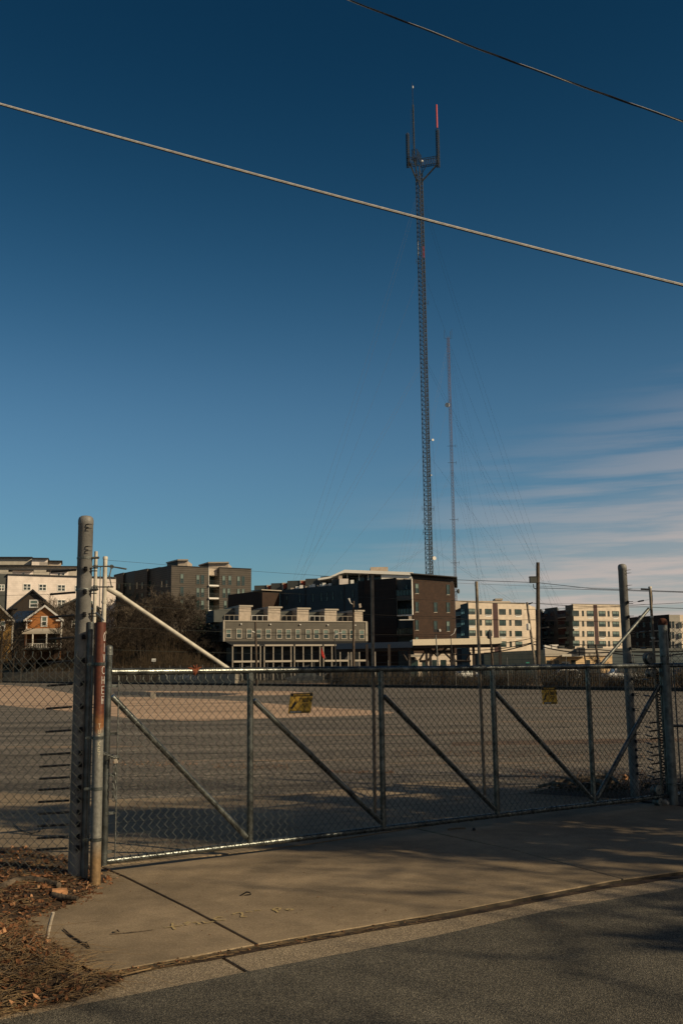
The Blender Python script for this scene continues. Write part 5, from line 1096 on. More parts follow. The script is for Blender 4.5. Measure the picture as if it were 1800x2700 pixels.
MB().tube([(twx+.75, TY-.2, tp(1119,680).z), (twx+.75, TY-.2, tp(1119,650).z)], .08, 5).build('red_tube', tower_red, tw); MB().tube([(twx-.95, TY-.2, tp(1103,675).z), (twx-.95, TY-.2, tp(1103,636).z)], .06, 5).build('white_tube', dish_m, tw)
# guy wires to three anchors, in pairs
def guys(root, x, Y, heights, anchors, r):
    for ax2, ay2, az2 in anchors:
        for i, h in enumerate(heights):
            for dx in ((-.35, .35) if i % 2 == 0 else (0,)):
                a = Vector((x+dx, Y, h)); b_ = Vector((ax2 + (i//2)*6*(1 if ax2 > x else -1) + dx*3, ay2 + (i//2)*2, az2)); pts = []
                for k in range(15):
                    t = k/14; p = a.lerp(b_, t); p.z -= 3.2*4*t*(1-t)*(h/150); pts.append(p)
                MB().tube(pts, r, 3, cap=False).build('guy_wire', dark_wire, root)
hs = [tp(1110, y).z for y in (497, 702, 945, 1190, 1440)]
guys(tw, twx, TY, hs, [(twx-46, TY-40, 3), (twx+44, TY+6, 3), (twx+6, TY+62, 3)], .020)
T2Y = 430; t2x = P(1190, 1500, T2Y).x; t2 = thing('lattice_mast', 'thinner lattice mast standing right of the big mast, half as tall', 'radio mast', (t2x, T2Y, 0)); z2t = P(1183, 888, T2Y).z
t2x = (P(1198,1550,T2Y).x + P(1183,900,T2Y).x)/2; t2.location.x = t2x
q = MB(); lattice(q, (t2x, T2Y, 0), z2t, 1.15, 1.5, .065, rb=.030); q.build('lattice_shaft', mat('mast_grey_red', (.15,.10,.09), .7, .2, .2, .05), t2)
for px, py, r, sd in ((1179, 1068, 1.05, -1), (1207, 1559, 1.0, 1)):
    c = P(px, py, T2Y-1); MB().lathe(c, [(r*.2,-.4),(r*.7,-.35),(r,0),(r,.4)], 16, axis=(sd*.5,-.9,0) if sd < 0 else (.9,-.4,0)).build('dish', dish_m if sd < 0 else side_grey, t2); MB().tube([c, (t2x, T2Y, c.z)], .12, 4).build('dish_bracket', tower_steel, t2)
for px, py in ((1171, 870), (1190, 868), (1186, 873)): c = P(px, 893, T2Y); MB().tube([(t2x, T2Y, c.z), (c.x, T2Y, c.z), P(px, py, T2Y)], .06, 4).build('whip_antenna', tower_steel, t2)
for py in (1370, 1484, 1176, 1220): z = P(1195, py, T2Y).z; q = MB().tube([(t2x-1.8, T2Y, z), (t2x+1.9, T2Y, z)], .07, 4); q.tube([(t2x+1.9, T2Y, z-.8), (t2x+1.9, T2Y, z+.8)], .06, 4); q.build('side_antenna', tower_steel, t2)
guys(t2, t2x, T2Y, [P(1185, y, T2Y).z for y in (905, 1050, 1240, 1400)], [(t2x-36, T2Y-20, 3), (t2x+35, T2Y+10, 3), (t2x+9, T2Y-40, 3)], .020)

# ================================================================== UTILITY POLES AND LINES
def pole(name, label, px0, py0, px1, Y, r, m=pole_wood, zb=0.0, cat='utility pole'):
    a = P(px0, py0, Y); bx_ = (px1-900)/FPX*Y; o = thing(name, label, cat, (bx_, Y, zb)); MB().tube([(bx_, Y, zb-.2), a], [r, r*.75], 8).build('shaft', m, o, smooth=True); return o, a
p1, a1 = pole('utility_pole', 'tall dark leaning wooden pole with a grey box near its top', 1417, 1483, 1404, 84, .20)
c = P(1404, 1530, 84-.3); MB().box((c.x-.28, c.y-.3, c.z-.22), (c.x+.28, c.y+.2, c.z+.25)).build('box', side_grey, p1); MB().tube([P(1405,1540,83.6), P(1406,1550,83.7), P(1412,1553,84)], .04, 5).build('conduit', roof_dark, p1); MB().box((c.x-.32, c.y-.32, c.z+.26), (c.x+.3, c.y+.25, c.z+.31)).build('box_lid', roof_dark, p1)
p2, a2 = pole('utility_pole', 'thin leaning pole with lamp arm and white transformer beside the tall dark pole', 1388, 1588, 1403, 105, .15, mat('grey_pole_wood', (.20,.17,.13), .9, 0, .2, 3))
c = P(1391.5, 1652, 104.6); MB().lathe((c.x, c.y, c.z-.3), [(.15,-.1),(.20,0),(.20,.55),(.12,.62)], 10).build('transformer', dish_m, p2); MB().tube([P(1392,1593,104.8), P(1403,1589,104.6)], .07, 6).build('lamp', roof_dark, p2)
MB().tube([P(1412,1658,104.6), P(1440,1654,104), P(1446,1654,104)], [.03,.03,.06], 5).build('lamp_arm', galv_dull, p2)
p3, a3 = pole('utility_pole', 'slim brown pole with two floodlights in front of the town houses', 931.5, 1585, 926, 110, .16)
MB().tube([P(931,1594,110), P(924,1590,109.6), P(919,1578,109.4)], [.03,.03,.12], 6).build('floodlight', dish_m, p3); MB().obox(P(949,1597,109.6), (.12,0,.04), (0,.1,0), (-.04,0,.22)).build('floodlight', stucco, p3); MB().tube([P(933,1606,110), P(941,1610,109.8), P(947,1601,109.7)], .025, 5).build('bracket', roof_dark, p3)
p4, a4 = pole('utility_pole', 'dark pole standing before the left end of the town houses', 673.5, 1640, 675, 112, .15)
MB().tube([P(673,1668,112), P(664,1664,111.8)], .06, 5).build('lamp', dish_m, p4)
p5, a5 = pole('street_lamp', 'thin street lamp with curved arm before the town house windows', 881, 1665, 883, 105, .07, roof_dark, cat='street lamp')
MB().tube([P(881,1680,105), P(884,1672,105), P(893,1669,105), P(900,1669,105)], [.04,.04,.04,.10], 6).build('lamp_arm', dish_m, p5)
p6, a6 = pole('floodlight_pole', 'pole with a boxy floodlight in front of the brick building', 1148, 1672, 1149, 118, .08, galv_dull, cat='street lamp')
MB().obox(P(1152,1663,117.6), (.42,0,0), (0,.2,0), (0,0,.16)).build('floodlight', roof_dark, p6); MB().obox(P(1159,1662,117.5), (.10,0,.02), (0,.2,0), (-.03,0,.14)).build('lamp_glass', dish_m, p6)
p7, a7 = pole('street_lamp', 'small street lamp at the right edge of the brick building', 1187, 1676, 1188, 120, .06, roof_dark, cat='street lamp')
MB().tube([P(1187,1676,120), P(1196,1670,120), P(1200,1657,120)], [.03,.03,.07], 5).build('lamp_arm', dish_m, p7)
p8, a8 = pole('utility_pole', 'short dark pole standing before the tan shop front', 1569, 1699, 1570, 100, .14)
p9, a9 = pole('utility_pole', 'short dark pole standing on the roof line right of the shop porch', 1535, 1701, 1536, 125, .12); MB().box((a9.x-.5, a9.y-.3, a9.z-1.3), (a9.x+.2, a9.y+.2, a9.z-.3)).build('box', roof_dark, p9)
p10, a10 = pole('utility_pole', 'dark stub pole with a cylinder transformer before the cream flats', 1290, 1660, 1291, 118, .13); MB().lathe(P(1289,1680,117.8), [(.1,-.2),(.26,-.1),(.26,.6),(.15,.7)], 8).build('transformer', roof_dark, p10)
p11, a11 = pole('utility_pole', 'thin metal pole behind the tall grey post on the right', 1650, 1702, 1650, 95, .07, galv_dull)
def line(name, label, pts, Ys, r, sag=0.0, m=dark_wire):
    q = []; 
    for i in range(len(pts)-1):
        a = P(*pts[i], Ys[i]); b_ = P(*pts[i+1], Ys[i+1]); n = 14
        for k in range(n + (i == len(pts)-2)): t = k/n; p = a.lerp(b_, t); p.z -= sag*4*t*(1-t); q.append(p)
    return solo(MB().tube(q, r, 4, cap=False).build(name, m), label, 'power line', 'power lines strung behind the lot')
line('power_line', 'highest thin power line running right from the tall dark leaning pole', [(1000,1522),(1413,1536),(1560,1552),(2000,1567)], [95,84,80,76], .022)
line('power_line', 'second power line just below the highest one, right of the leaning pole', [(1412,1550),(1800,1562),(2000,1568)], [84,80,78], .02)
line('power_line', 'power line crossing the roofs of the cream apartments', [(1190,1583),(1400,1590),(1700,1600),(2000,1602)], [110,105,100,96], .025, .15)
line('power_line', 'power line rising to the right beside the tall grey post', [(1380,1607),(1700,1594),(2000,1572)], [105,100,95], .02, .1)
line('power_line', 'power line at the third storey of the cream apartments', [(1190,1630),(1405,1634),(1800,1640),(2000,1641)], [112,105,95,92], .02, .1)
line('power_line', 'thick sagging power line in front of the low shop roof', [(1190,1726),(1400,1697),(1600,1720),(1850,1716)], [118,110,100,95], .06, .4)
line('power_line', 'thick power line just above the shop parapet', [(1230,1714),(1410,1692),(1570,1712),(1850,1712)], [118,110,100,95], .045, .3)
line('power_line', 'power line sagging in front of the lower cream flats', [(1190,1702),(1400,1683),(1630,1700),(1850,1692)], [118,110,100,95], .035, .3)
line('power_line', 'faint power line in front of the town house windows', [(560,1660),(935,1671),(1190,1672)], [118,110,110], .02, .1)
line('power_line', 'faint power line across the town house roof towers', [(300,1585),(935,1618),(1190,1625)], [125,112,112], .02, .1)
line('power_line', 'faint slanting power line from the slim brown pole to the left', [(560,1690),(700,1675),(880,1668)], [118,112,106], .018, .1)

# ================================================================== FAR FENCE, HEDGE, CARS, SMALL THINGS
ff = thing('boundary_fence', 'long thin picket and wire boundary fence behind the parking lot', 'fence', bpt(.5))
fm_ = mat('far_fence_steel', (.12,.115,.105), .6, .3)
posts = MB().tube([(0,0,0),(0,0,2.5)], .035, 6).mesh('fence_post', fm_)
for k in range(58):
    p = bpt(-.3 + k*.024, .1); o = inst('fence_post', posts, ff, Matrix.Translation(p - ff.location))
q = MB()
for z in (.25, .6, .95, 1.3, 1.65, 2.0, 2.3): q.tube([bpt(-.3, .12, z), bpt(1.15, .12, z)], .010, 3, cap=False)
for k in range(900):
    p = bpt(-.3 + k*1.45/900, .14); q.tube([p, p+Vector((0,0,1.9))], .012, 3, cap=False)
q.build('pickets', fm_, ff, kind='stuff')
kb = MB()
a, b_ = bpt(-.3, -.5), bpt(1.2, -.5); c, d = bpt(1.2, .05), bpt(-.3, .05); kb.prism([(a.x,a.y),(b_.x,b_.y),(c.x,c.y),(d.x,d.y)], -.01, .22); structure(kb.build('kerb', mat('dark_kerb', (.03,.027,.022), .9)))
# pale wall with scribbles behind the fence
gw_ = thing('retaining_wall', 'pale grey low wall with white scribbled tags behind the boundary fence', 'wall', bpt(.66, 6))
a, b_ = bpt(.80, 6), bpt(.52, 5); MB().prism([(a.x,a.y),(b_.x,b_.y),(b_.x+.4,b_.y+.6),(a.x+.4,a.y+.6)], 0, 1.5).build('wall', wall_grey, gw_)
rr = random.Random(5); q = MB()
for k in range(26):
    t = .60 + .0022*k; p = bpt(t, 5.2 + (t-.52)*3.3, 0); pts = [p + Vector((rr.uniform(-.25,.25)-.15, -.25, .35+rr.random()*.9)) for _ in range(4)]; q.tube(pts, .035, 3)
q.build('painted_tags', white_ink, gw_, kind='stuff')
dirt = MB(); a, b_, c, d = bpt(.02, 5), bpt(.5, 3), bpt(.52, 22), bpt(.0, 24); structure(dirt.add([(a.x,a.y,-.03),(d.x,d.y,-.03),(c.x,c.y,-.03),(b_.x,b_.y,-.03)], [(0,1,2,3)]).build('dirt_strip', mat('tan_dirt', (.26,.17,.10), .95, 0, .2, .5)))
# white and red notices
sg = thing('notice_sign', 'small white notice on a thin post in front of the wooded slope', 'sign', (*pt(406, 160), 0)); c = P(406, 1740.5, 160); MB().box((c.x-.32, c.y-.02, c.z-.24), (c.x+.32, c.y+.02, c.z+.24)).build('panel', white_ink, sg); MB().box((c.x-.22, c.y-.03, c.z-.05), (c.x+.22, c.y-.021, c.z)).build('print_line', side_grey, sg); MB().tube([(c.x, c.y+.05, 0), (c.x, c.y+.05, c.z)], .03, 5).build('post', galv_dull, sg)
fl = thing('flag', 'limp red flag hanging at a porch of the town houses', 'flag', P(848, 1746, 176)); MB().tube([P(849,1706,169), P(858,1736,169)], .03, 5).build('staff', cream_trim, fl)
q = MB(); f0 = P(849,1706,169); f1 = P(857,1732,169); n = 6; vs = []
for i in range(n+1):
    t = i/n; p = f0.lerp(f1, t); vs += [p, p + Vector((-.14-.26*math.sin(t*3.0), .1*math.sin(t*7), -.4*t))]
q.add(vs, [(2*i, 2*i+1, 2*i+3, 2*i+2) for i in range(n)]); q.add([v+Vector((0,.03,0)) for v in vs], [(2*i+2, 2*i+3, 2*i+1, 2*i) for i in range(n)]); q.build('cloth', mat('flag_red', (.45,.03,.02), .8), fl)

def car(label, px, Y, m, rz=0.0, van=False, z=0.0):
    L_, W_, H = 4.5, 1.8, 1.45 if not van else 1.9
    t = thing('parked_car' if not van else 'parked_van', label, 'car' if not van else 'van', (*pt(px, Y), z)); o = t.location.copy(); t.location = (0,0,0)
    prof = [(-2.25,.35),(-2.22,.80),(-1.35,.93),(-.75,H),(.85,H),(1.65,.95),(2.22,.88),(2.25,.35)] if not van else [(-2.25,.35),(-2.2,.95),(-1.5,1.1),(-1.0,H),(2.15,H),(2.22,1.0),(2.25,.35)]
    n = len(prof); vs = []; 
    for y, ins in ((-.9, 0), (.9, 0)):
        for x, z_ in prof: vs.append((x, y*(1 if z_ < 1 else .84), z_))
    q = MB().add(vs, [tuple(range(n)), tuple(range(2*n-1, n-1, -1))] + [(i+1, i, n+i, n+i+1) for i in range(n-1)] + [(0, n-1, 2*n-1, n)]); q.build('body', m, t)
    q = MB(); 
    for s_ in (-1, 1):
        yy = .80*s_ + s_*.05; wv = [(-1.22,.98),(-.72,H-.08),(.0,H-.08),(.0,.98)] if not van else [(-1.3,1.12),(-.95,H-.1),(-.1,H-.1),(-.1,1.12)]
        wv2 = [(.06,.98),(.06,H-.08),(.80,H-.08),(1.4,.98)] if not van else [(.0,1.12),(.0,H-.1),(1.9,H-.1),(1.9,1.12)]
        for ww in (wv, wv2): q.add([(x, s_*(.905 if z_ < 1.2 else .775), z_) for x, z_ in ww], [(0,1,2,3)])
    q.build('side_glass', glass, t)
    for x in (-1.4, 1.4):
        for s_ in (-1, 1): MB().lathe((x, s_*.78, .33), [(.33,-.11),(.33,.11)], 14, axis=(0,1,0)).build('wheel', rubber, t); 
    for s_ in (-1, 1): MB().box((-2.28, s_*.62-.16, .62), (-2.235, s_*.62+.16, .76)).build('headlight', dish_m, t)
    t.location = o; t.rotation_euler = (0,0,rz); return t
car('white car parked beneath the long canopy, beside the brick building', 1215, 150, car_white, .5)
car('dark car half hidden behind the boundary fence near the middle', 800, 128, car_dark, .1)
car('white car parked near the porch of the low shop building', 1478, 108, car_white, .1)
car('white van parked just left of the tall grey post on the right', 1635, 98, car_white, .05, van=True)
car('white car with bright sun glint parked right of the tall grey post', 1688, 100, car_white, 0)
car('dark car parked in front of the shop entrance', 1528, 112, car_dark, .1)
car('dark car parked at the right edge beyond the hedge', 1795, 98, car_dark, .1)

# ================================================================== TREES
def tree_mesh(name, h, seed, m, levels=5, spread=.55, trunk=.16, r0=None, branch0=.25, dens=1.0, twig=.012, upright=.25, lean=0.0, split=(3,5)):
    rr = random.Random(seed); q = MB()
    def grow(p, d, ln, r, lv):
        n = 3 if lv < 3 else 2; pts = [p]; rs = [r]; c = p.copy(); dd = d.copy()
        for i in range(n):
            dd = (dd + Vector((rr.uniform(-1,1), rr.uniform(-1,1), rr.uniform(-.4,.9)*upright*2))*(.16 if lv == 0 else .26)).normalized(); c = c + dd*(ln/n); pts.append(c.copy()); rs.append(max(twig*.7, r*(1-.55*(i+1)/n)))
        q.tube(pts, rs, 7 if lv == 0 else (4 if lv < 3 else 3), cap=False)
        if lv >= levels: return
        k = rr.randint(*split) if lv else int(rr.randint(6, 8)*dens)
        for j in range(k):
            t = rr.uniform(branch0 if lv == 0 else .3, 1.0); f = t*n; i = min(n-1, int(f)); bp2 = pts[i].lerp(pts[i+1], f-i)
            ax_ = dd.cross(Vector((rr.uniform(-1,1), rr.uniform(-1,1), rr.uniform(-1,1)))).normalized(); nd = (dd*(1-spread) + ax_*spread*rr.uniform(.7,1.3) + Vector((0,0,upright*.5))).normalized()
            grow(bp2, nd, ln*rr.uniform(.45,.72)*(1.0 if lv else (1.15-.5*t)), max(twig, rs[i]*rr.uniform(.4,.6)), lv+1)
    grow(Vector((0,0,-.3)), Vector((lean,0,1)).normalized(), h*.62, r0 or h*.02, 0)
    return q
def make_tree(name, label, loc, h, seed, m, group=None, **k):
    o = thing(name, label, 'tree', loc, group); q = tree_mesh('branches', h, seed, m, **k)
    # trunk = first tube, the rest = crown
    o2 = bpy.data.objects.new('trunk', MB().tube([(0,0,-.3),(0,0,h*.08)], [k.get('r0', h*.02)*1.25, k.get('r0', h*.02)*1.0], 8, cap=False).mesh('trunk', m)); C.objects.link(o2); o2.parent = o
    o3 = bpy.data.objects.new('crown', q.mesh('crown', m)); C.objects.link(o3); o3.parent = o
    return o
protos = [make_tree('bare_tree', 'x', (0,0,0), 9, 10+i, (bark_far, bark_far, bark_pale, bark_far)[i], twig=.018, levels=5 if i % 2 else 4, spread=.5, split=(3,5)) for i in range(4)]
rr = random.Random(21); spots = []
def hz(x, y): return hill(x, y)
# the wooded slope between the orange house and the town houses: px, depth, height factor
for k in range(44):
    px = 262 + (k*37 % 318) + rr.uniform(-6, 6); Y = 172 + rr.random()*52; spots.append((px, Y, rr.uniform(.72, 1.12)*(1.22 if Y > 195 else 1.0), k))
where = ['in front', 'midway', 'high']
adj = ['slender', 'broad', 'pale', 'dense', 'crooked', 'spindly', 'spreading', 'tall', 'short', 'leaning']
spots.sort()
ORD = ['first','second','third','fourth','fifth','sixth','seventh','eighth','ninth','tenth','eleventh','twelfth','thirteenth','fourteenth','fifteenth','sixteenth','seventeenth','eighteenth','nineteenth']
def ordn(i):
    if i < 19: return ORD[i]
    t = {2: 'twent', 3: 'thirt', 4: 'fort', 5: 'fift'}[(i+1)//10]; u = (i+1) % 10
    return t + 'ieth' if u == 0 else t + 'y-' + ORD[u-1]
first = True
names_ = []
for i, (px, Y, s_, k) in enumerate(spots):
    x = (px-900)/FPX*Y; pr_ = protos[k % 4]
    if i == 0: lab = 'leafless tree at the left end of the wooded slope, nearest the tall grey post'
    elif i == len(spots)-1: lab = 'leafless tree at the right end of the wooded slope, beside the town house row'
    else: lab = ('pale' if k % 4 == 2 else 'brown') + (' tall' if s_ > 1.05 else ' short' if s_ < .85 else ' mid-sized') + f' bare tree, {ordn(i)} from the left on the wooded slope' + (' in its front row' if Y < 190 else ' in its back row')
    dup(pr_, (x, Y, hz(x, Y)), rr.random()*6.28, (s_, s_, s_*rr.uniform(.85,1.1)), lab)['group'] = 'bare trees on the wooded slope'
for (px, Y, s_, k, lab) in ((8, 190, 2.0, 0, 'big bare tree in front of the ochre house at the left edge'), (-25, 186, 1.9, 1, 'bare tree cut by the left edge of the picture'), (128, 224, 1.7, 2, 'pale bare tree rising behind the orange house against the white apartments'),
                        (160, 222, 1.6, 2, 'pale bare tree right of the orange house roof'), (55, 226, 1.5, 3, 'bare tree left behind the orange house'), (180, 200, 1.3, 1, 'bare tree right of the orange house porch'),
                        (62, 196, .9, 0, 'small bare tree left of the orange house porch'), (96, 203, .95, 1, 'slim bare tree in front of the left corner of the orange house'), (142, 204, .9, 3, 'slim bare tree in front of the right corner of the orange house'), (40, 200, 1.2, 1, 'bare tree between the ochre house and the orange house'), (190, 196, 1.1, 0, 'broad bare tree just left of the tall grey post'), (222, 200, 1.5, 3, 'bare tree seen between the tall grey post and the rusty post'), (1446, 128, .40, 0, 'little bare street tree before the tan shop wall'), (1558, 126, .40, 3, 'little bare street tree right of the shop porch')):
    x = (px-900)/FPX*Y; dup(protos[k], (x, Y, hz(x, Y)), rr.random()*6.28, s_, lab)
for p in protos:
    for ch in list(p.children): bpy.data.objects.remove(ch)
    bpy.data.objects.remove(p)
# leafy evergreens and shrubs
def leafclump(n, rx, ry, rz, size, seed, flat=.4):
    r = random.Random(seed); q = MB(); lobes = [(r.uniform(-.55,.55), r.uniform(-.5,.5), r.uniform(.25,.9), r.uniform(.28,.5)) for _ in range(9)]
    for _ in range(n):
        l = r.choice(lobes); a = r.uniform(0, 6.28); b_ = math.acos(r.uniform(-1,1)); rad = l[3]*(r.random()**.4)
        p = Vector(((l[0]+rad*math.sin(b_)*math.cos(a))*rx, (l[1]+rad*math.sin(b_)*math.sin(a))*ry, max(.02, (l[2]+rad*math.cos(b_)*.8))*rz)); u = Vector((r.uniform(-1,1), r.uniform(-1,1), r.uniform(-1,1))).normalized()*size*r.uniform(.5,1.2); v = u.cross(Vector((r.uniform(-1,1), r.uniform(-1,1), r.uniform(-1,1))).normalized())
        q.add([p-u, p+v*.6, p+u, p-v*.6], [(0,1,2,3)])
    return q
def twiggy(n, rx, ry, rz, seed, r_=.012):
    r = random.Random(seed); q = MB()
    for _ in range(n):
        x, y = r.uniform(-1,1)*rx, r.uniform(-1,1)*ry; h = rz*r.uniform(.5,1.0)*(1-.35*(x/rx)**2); p = Vector((x, y, 0)); d = Vector((r.uniform(-.35,.35), r.uniform(-.35,.35), 1)); q.tube([p, p+d*h*.5, p+Vector((d.x*1.6, d.y*1.6, 1))*h], [r_, r_*.8, r_*.5], 3, cap=False)
        for _ in range(3): t = r.uniform(.3,.9); b0_ = p + d*h*t; q.tube([b0_, b0_+Vector((r.uniform(-.4,.4), r.uniform(-.4,.4), r.uniform(.1,.5)))*h*.4], r_*.6, 3, cap=False)
    return q
ev = leafclump(1500, 3.0, 2.5, 9.5, .22, 4).mesh('crown', evergreen)
for (px, Y, s_, lab) in ((557, 176, 1.0, 'dark ivy clad evergreen tree at the left end of the town houses'), (575, 182, 1.1, 'dark evergreen pressed against the town house end wall'), (533, 182, .8, 'dark evergreen among the bare trees left of the town houses')):
    x = (px-900)/FPX*Y; t = thing('evergreen_tree', lab, 'tree', (x, Y, hz(x, Y))); inst('crown', ev, t, Matrix.Diagonal((s_, s_, s_, 1))); MB().tube([Vector((x, Y, hz(x,Y)-.3)), Vector((x, Y, hz(x,Y)+5*s_))], .16, 6).build('trunk', bark_far, t)
# undergrowth of the slope: uncountable
q = MB(); r = random.Random(31)
for _ in range(15000):
    px = r.uniform(-60, 600); Y = 158 + 75*r.random()**1.2; x = (px-900)/FPX*Y
    d = (Vector((x, Y)) - B0).dot(bn)
    if d < 4 or (px < 200 and Y > 196): continue
    z = hz(x, Y)-.1; h = r.uniform(.7, 2.6); p = Vector((x, Y, z)); e = p + Vector((r.uniform(-.7,.7), r.uniform(-.5,.5), h)); q.tube([p, e], [.035, .012], 3, cap=False)
    if r.random() < .5: c = p.lerp(e, .6); q.tube([c, c + Vector((r.uniform(-.7,.7), r.uniform(-.3,.3), r.uniform(.2,.8)))], .018, 3, cap=False)
o = q.build('undergrowth', thicket_m); o['kind'] = 'stuff'
# hedge of dark bare scrub behind the fence on the right
sh = [twiggy(520, 2.0, 1.2, 2.0, 40+i) for i in range(3)]; shm = [s_.mesh('twigs', thicket_m) for s_ in sh]; lv_ = [leafclump(500, 1.8, 1.1, 1.6, .07, 60+i).mesh('leaves', evergreen) for i in range(3)]
r = random.Random(77); n_sh = 17
for k in range(n_sh):
    t = -.12 + k*.026; p = bpt(t, 2.2 + r.uniform(-.5,.8), 0)
    o = thing('shrub', f'dark leafless shrub, {ordn(k)} from the right in the hedge row behind the boundary fence', 'shrub', p, 'hedge shrubs behind the boundary fence'); s_ = r.uniform(.62, 1.12); inst('twigs', shm[k % 3], o, Matrix.Rotation(r.random()*6, 4, 'Z') @ Matrix.Diagonal((s_, s_, s_, 1))); inst('leaves', lv_[k % 3], o, Matrix.Rotation(r.random()*6, 4, 'Z') @ Matrix.Diagonal((s_, s_, s_*.8, 1)))
# dark low hedge at left beyond the fence
for k in range(12):
    t = .72 + k*.03; p = bpt(t, 5, 0); o = thing('shrub', f'low dark shrub, {ordn(k)} from the right at the foot of the slope below the houses', 'shrub', (p.x, p.y, hz(p.x, p.y)), 'shrubs at the foot of the slope'); inst('twigs', shm[k % 3], o, Matrix.Diagonal((1.4, 1.2, 1.1, 1))); inst('leaves', lv_[(k+1) % 3], o, Matrix.Diagonal((1.5, 1.2, 1.0, 1)))

# ---- trees of this side of the road, right of the picture: they throw the shade on the drive
big = make_tree('roadside_tree', 'tall bare roadside tree standing out of view to the right of the gate', (13.5, 5.2, 0), 12, 91, bark, r0=.22, levels=4, spread=.6, dens=1.4, twig=.02, split=(3,5))
TREES_R = ((16.5, 3.0, 1.15, 2.2), (14.0, -5.0, .95, 3.0), (19.5, 6.0, 1.2, 4.0))
for (x, y, s_, a), lb_ in zip(TREES_R, ('large bare roadside tree out of view, second in the row from the gate', 'bare roadside tree out of view behind the photographer on the right', 'largest bare roadside tree out of view, farthest to the right')): dup(big, (x, y, 0), a, s_, lb_)['group'] = 'roadside trees right of the picture'
big['group'] = 'roadside trees right of the picture'
pine = leafclump(5200, 1.7, 1.7, 4.2, .11, 9).mesh('crown', evergreen)
for (x, y, zb, s_, lab) in ((9.0, 8.9, 1.4, .95, 'low evergreen roadside tree out of view, nearest the right end of the gate'), (9.2, 6.3, 3.2, 1.0, 'middle evergreen roadside tree out of view on the right'), (9.6, 5.3, 4.9, .85, 'tallest evergreen roadside tree out of view on the right'),
                         (9.2, 10.5, .5, 1.0, 'bushy evergreen out of view beyond the right fence post'), (11.6, 2.6, 2.6, .62, 'evergreen out of view beside the road, second row'), (13.2, .8, 3.0, .8, 'small evergreen out of view close to the road edge')):
    t = thing('evergreen_tree', lab, 'tree', (x, y, 0)); inst('crown', pine, t, Matrix.Translation((0, 0, zb)) @ Matrix.Diagonal((s_, s_, s_, 1))); MB().tube([Vector((x, y, -.2)), Vector((x, y, zb+3*s_))], .12, 8).build('trunk', bark, t)

# ================================================================== LEAF LITTER AND SMALL THINGS ON THE GROUND
q1, q2, q3 = MB(), MB(), MB(); r = random.Random(2)
def leaf(q, p, s_, r):
    n = Vector((r.uniform(-.7,.7), r.uniform(-.7,.7), 1)).normalized(); u = n.cross(Vector((r.uniform(-1,1), r.uniform(-1,1), .1))).normalized(); v = n.cross(u); c = s_*r.uniform(.15,.6)
    k = 7; vs = []
    for i in range(k):
        t = 2*math.pi*i/k; rad = s_*(1.0 if i % 2 == 0 else .62)*r.uniform(.75,1.1); vs.append(p + u*math.cos(t)*rad + v*math.sin(t)*rad*.7 + n*(c*abs(math.cos(t))))
    vs.append(p); q.add(vs, [(i, (i+1) % k, k) for i in range(k)])
def rnd_in():
    while True:
        x, y = r.uniform(-4.6, -.9), r.uniform(4.2, 9.7)
        if in_poly(x, y, vpoly): return x, y
for i in range(9500):
    x, y = rnd_in(); near = smooth((7.2-y)/1.2)
    if y > 8.65 and r.random() < .6: continue
    e = edge_dist(x, y); z = vz(x, y); zz = z + (.005 + r.random()*.15*near*smooth(e/.25))
    s_ = r.uniform(.008, .026) if r.random() < .9 else r.uniform(.025, .042)
    leaf(q2 if r.random() < .09 else q1, Vector((x, y, zz)), s_, r)
for i in range(15000):
    x, y = rnd_in(); near = smooth((7.3-y)/1.4)
    if r.random() > .25 + .75*near: continue
    e = edge_dist(x, y); z = vz(x, y); ln = r.uniform(.04, .16)*(1+.7*near)
    if near > .5 and r.random() < .12: ln *= 2.0
    a = r.uniform(0, 6.28); el = r.uniform(-.05, .55)*near*smooth(e/.3) + r.uniform(0,.12); d = Vector((math.cos(a)*math.cos(el), math.sin(a)*math.cos(el), math.sin(el))); p = Vector((x, y, z + .005 + .12*near*smooth(e/.25)*r.random()))
    bend = Vector((r.uniform(-.3,.3), r.uniform(-.3,.3), -.25*near))*ln
    q3.tube([p, p+d*ln*.5+bend*.15, p+d*ln+bend], [r.uniform(.0009,.0022), .0013, .0006], 3, cap=False)
# scattering on the drive and along the gutter
for i in range(170):
    px, py = r.uniform(120, 1700), r.uniform(2290, 2470); p = G(px, py); leaf(q1, Vector((p.x, p.y, .005)), r.uniform(.003, .009), r)
for i in range(420):
    px = 240 + 900*r.random()**2.4; py = yat(edge, px) + r.uniform(0, 12); p = G(px, py); z = -.012 + r.random()*.01
    if r.random() < .45: leaf(q1 if r.random() < .7 else q2, Vector((p.x, p.y, z)), r.uniform(.005, .015), r)
    else: a = r.uniform(-.3,.5); ln = r.uniform(.03,.11); q3.tube([(p.x, p.y, z), (p.x+math.cos(a)*ln, p.y+math.sin(a)*ln, z+.006)], .0013, 3, cap=False)
